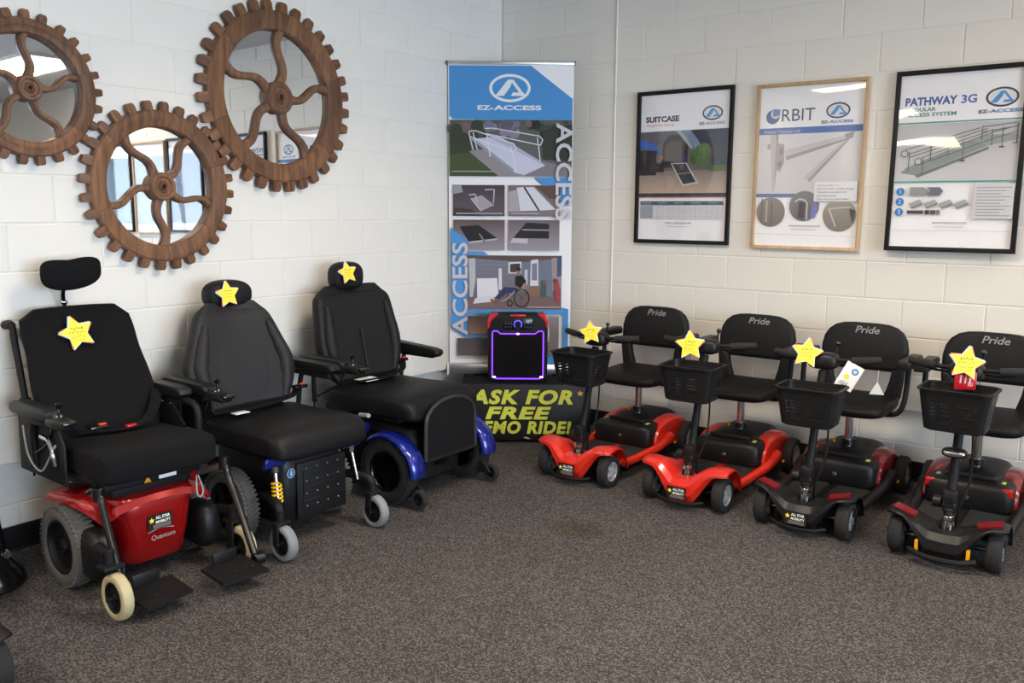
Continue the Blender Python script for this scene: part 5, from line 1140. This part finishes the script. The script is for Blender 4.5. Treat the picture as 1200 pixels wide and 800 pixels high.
def blue_chair():
    t = thing('power_wheelchair', 'black captain seat power wheelchair with blue fenders and upright foot board beside the sign', 'wheelchair', (0.0, -1.700, 0), 0, 'power wheelchairs along the left wall')
    captain_seat(t, 0.30, 0.555, 1.040, 0.302, 0.262, 0.27, 0.94, 0.285, panel='black_vinyl', tilt=0.22)
    MB().tube([(0.30+0.058, -0.005, 0.62), (0.25+0.058, -0.005, 0.84)], 0.006, 6).build('back_seam', 'black_vinyl', t)
    MB().sq((0.20, -0.01, 1.118), (0.060, 0.112, 0.082), 0.72, 0.72, 36, 16).build('headrest', 'black_vinyl', t, 70); MB().sq((0.258, -0.006, 1.116), (0.010, 0.070, 0.055), 0.7, 0.8, 28, 12).build('headrest_panel', 'black_vinyl', t, 70)
    MB().tube([(0.20, 0, 1.06), (0.205, 0, 0.97)], 0.012, 8).build('headrest_stem', 'dark_steel', t)
    armrest(t, -1, -0.345, 0.20, 0.56, 0.70, 0.30, True, 0.47); armrest(t, 1, 0.335, 0.20, 0.60, 0.70, 0.30, False, 0.47, 0.02)
    belt(t, [(0.36, 0.27, 0.62), (0.40, 0.22, 0.575), (0.45, 0.05, 0.566), (0.44, -0.16, 0.566)], 0.04, (0.36, 0.262, 0.625))
    MB().box((0.42, -0.06, 0.566), (0.10, 0.12, 0.003), 0.001).build('paper_label', 'white_paper', t)
    MB().box((0.52, 0, 0.42), (0.56, 0.44, 0.04), 0.010).tube([(0.50, 0, 0.28), (0.50, 0, 0.42)], 0.045, 16).build('seat_frame', 'matte_black', t)
    MB().tube([(0.60, -0.30, 0.435), (0.68, -0.315, 0.445)], 0.012, 8).build('release_lever', 'lettering_grey', t)
    rings = []
    for (z, xf, hw) in ((0.08, 0.86, 0.20), (0.10, 0.88, 0.21), (0.30, 0.88, 0.215), (0.36, 0.85, 0.20), (0.375, 0.80, 0.18)): rings.append(sring(((0.2+xf)/2, 0, z), (xf-0.2)/2, hw, 0.3, 36, (1, 0, 0), (0, 1, 0)))
    MB().loft(rings).build('base_body', 'matte_black', t, 45)
    for s_ in (-1, 1):
        wheel(t, 'drive_wheel', (0.80, s_*0.292, 0.172), 0.172, 0.088, 'rubber', 'dark_steel', 5, 48, 0.60, 10, spokemat='dark_steel')
        # blue fender hugging the top front of the wheel
        G = []; Rf = 0.193
        for i in range(19):
            an = math.radians(128 - 128*i/18); row = []
            for (yy, rr) in ((0.232, Rf-0.012), (0.245, Rf+0.004), (0.295, Rf+0.012), (0.328, Rf+0.006), (0.340, Rf-0.006)):
                r2 = rr + (0.010 if i > 12 else 0); row.append((0.80 + r2*math.cos(an), s_*yy, 0.172 + r2*math.sin(an)))
            G.append(row)
        MB().grid_solid(G, lambda p: (-(p.x-0.80)*0.035, 0, -(p.z-0.172)*0.035)).build('fender', 'blue_metal', t, 50)
        MB().tube([(0.30, s_*0.19, 0.34), (0.45, s_*0.25, 0.375), (0.62, s_*0.285, 0.365)], 0.030, 10, smooth=4).build('blue_side_rail', 'blue_metal', t)
        # front anti-tip on an arm
        MB().prism([(0.86, 0.10), (0.88, 0.16), (0.99, 0.115), (1.02, 0.07), (0.98, 0.055)], 0.02, 0.005, T(0, s_*0.262, 0)).build('anti_tip_arm', 'matte_black', t)
        wheel(t, 'anti_tip_wheel', (1.005, s_*0.293, 0.060), 0.048, 0.032, 'rubber', 'gloss_black', 0, 0, 0.6)
        wheel(t, 'rear_caster', (0.22, s_*0.22, 0.075), 0.075, 0.045, 'caster_grey', 'matte_black', 0, 0, 0.66); MB().tube([(0.24, s_*0.22, 0.09), (0.25, s_*0.20, 0.19), (0.32, s_*0.15, 0.22)], 0.016, 8, smooth=3).build('rear_fork', 'matte_black', t)
    # foot board folded upright: arch shaped
    out = []
    for i in range(17):
        an = PI*i/16; out.append((0.190*math.cos(an), 0.400 + 0.125*math.sin(an)**0.8))
    out = [(-0.195, 0.225), (0.195, 0.225)] + [(p, q) for (p, q) in out]
    F = T(0.962, -0.005, 0) @ R(90, 'Z')
    fb = MB().prism(out, 0.016, 0.005, F).build('foot_board', 'black_fabric', t, 35)
    MB().tube([tuple((F @ Vector((p*1.02, -0.006, q + 0.002))).to_tuple()) for (p, q) in [(-0.195, 0.225)] + out[2:][::-1] + [(0.195, 0.225)]], 0.0105, 8).build('board_rim', 'rim_grey', fb)
    MB().tube([tuple((F @ Vector((p, -0.006, 0.226))).to_tuple()) for p in (-0.2, 0.2)], 0.012, 8).build('board_hinge', 'matte_black', fb)
    MB().tube([(0.86, -0.02, 0.16), (0.95, -0.02, 0.20), (0.965, -0.02, 0.24)], 0.018, 8, smooth=3).build('board_bracket', 'matte_black', t)
    return t
blue_chair()
star_tag('yellow star tag pinned to the black cloth backrest of the leftmost wheelchair', (0.198, -3.235, 0.965), 88, 0.080, 14, -20)
star_tag('yellow star tag on the oval headrest of the grey seated wheelchair', (0.287, -2.545, 1.083), 88, 0.068, 4, -8)
star_tag('yellow star tag on the round headrest of the wheelchair with blue fenders', (0.285, -1.77, 1.145), 84, 0.066, 8, -10)

# flared black post at the left edge
fp = thing('flared_post', 'black post with a flared foot at the left picture edge, beside the red chair wheel', 'post', (0.22, -3.695, 0), 0)
MB().lathe([(0, 0.0), (0.15, 0.0), (0.16, 0.012), (0.15, 0.045), (0.115, 0.085), (0.095, 0.14), (0.082, 0.25), (0.07, 0.50), (0.065, 0.62), (0, 0.62)], 32).build('column', 'gloss_black', fp, 50)
MB().cyl((0.07, 0.07, 0.13), 0.016, 0.03, 'x', 12).build('foot_bolt', 'chrome', fp)
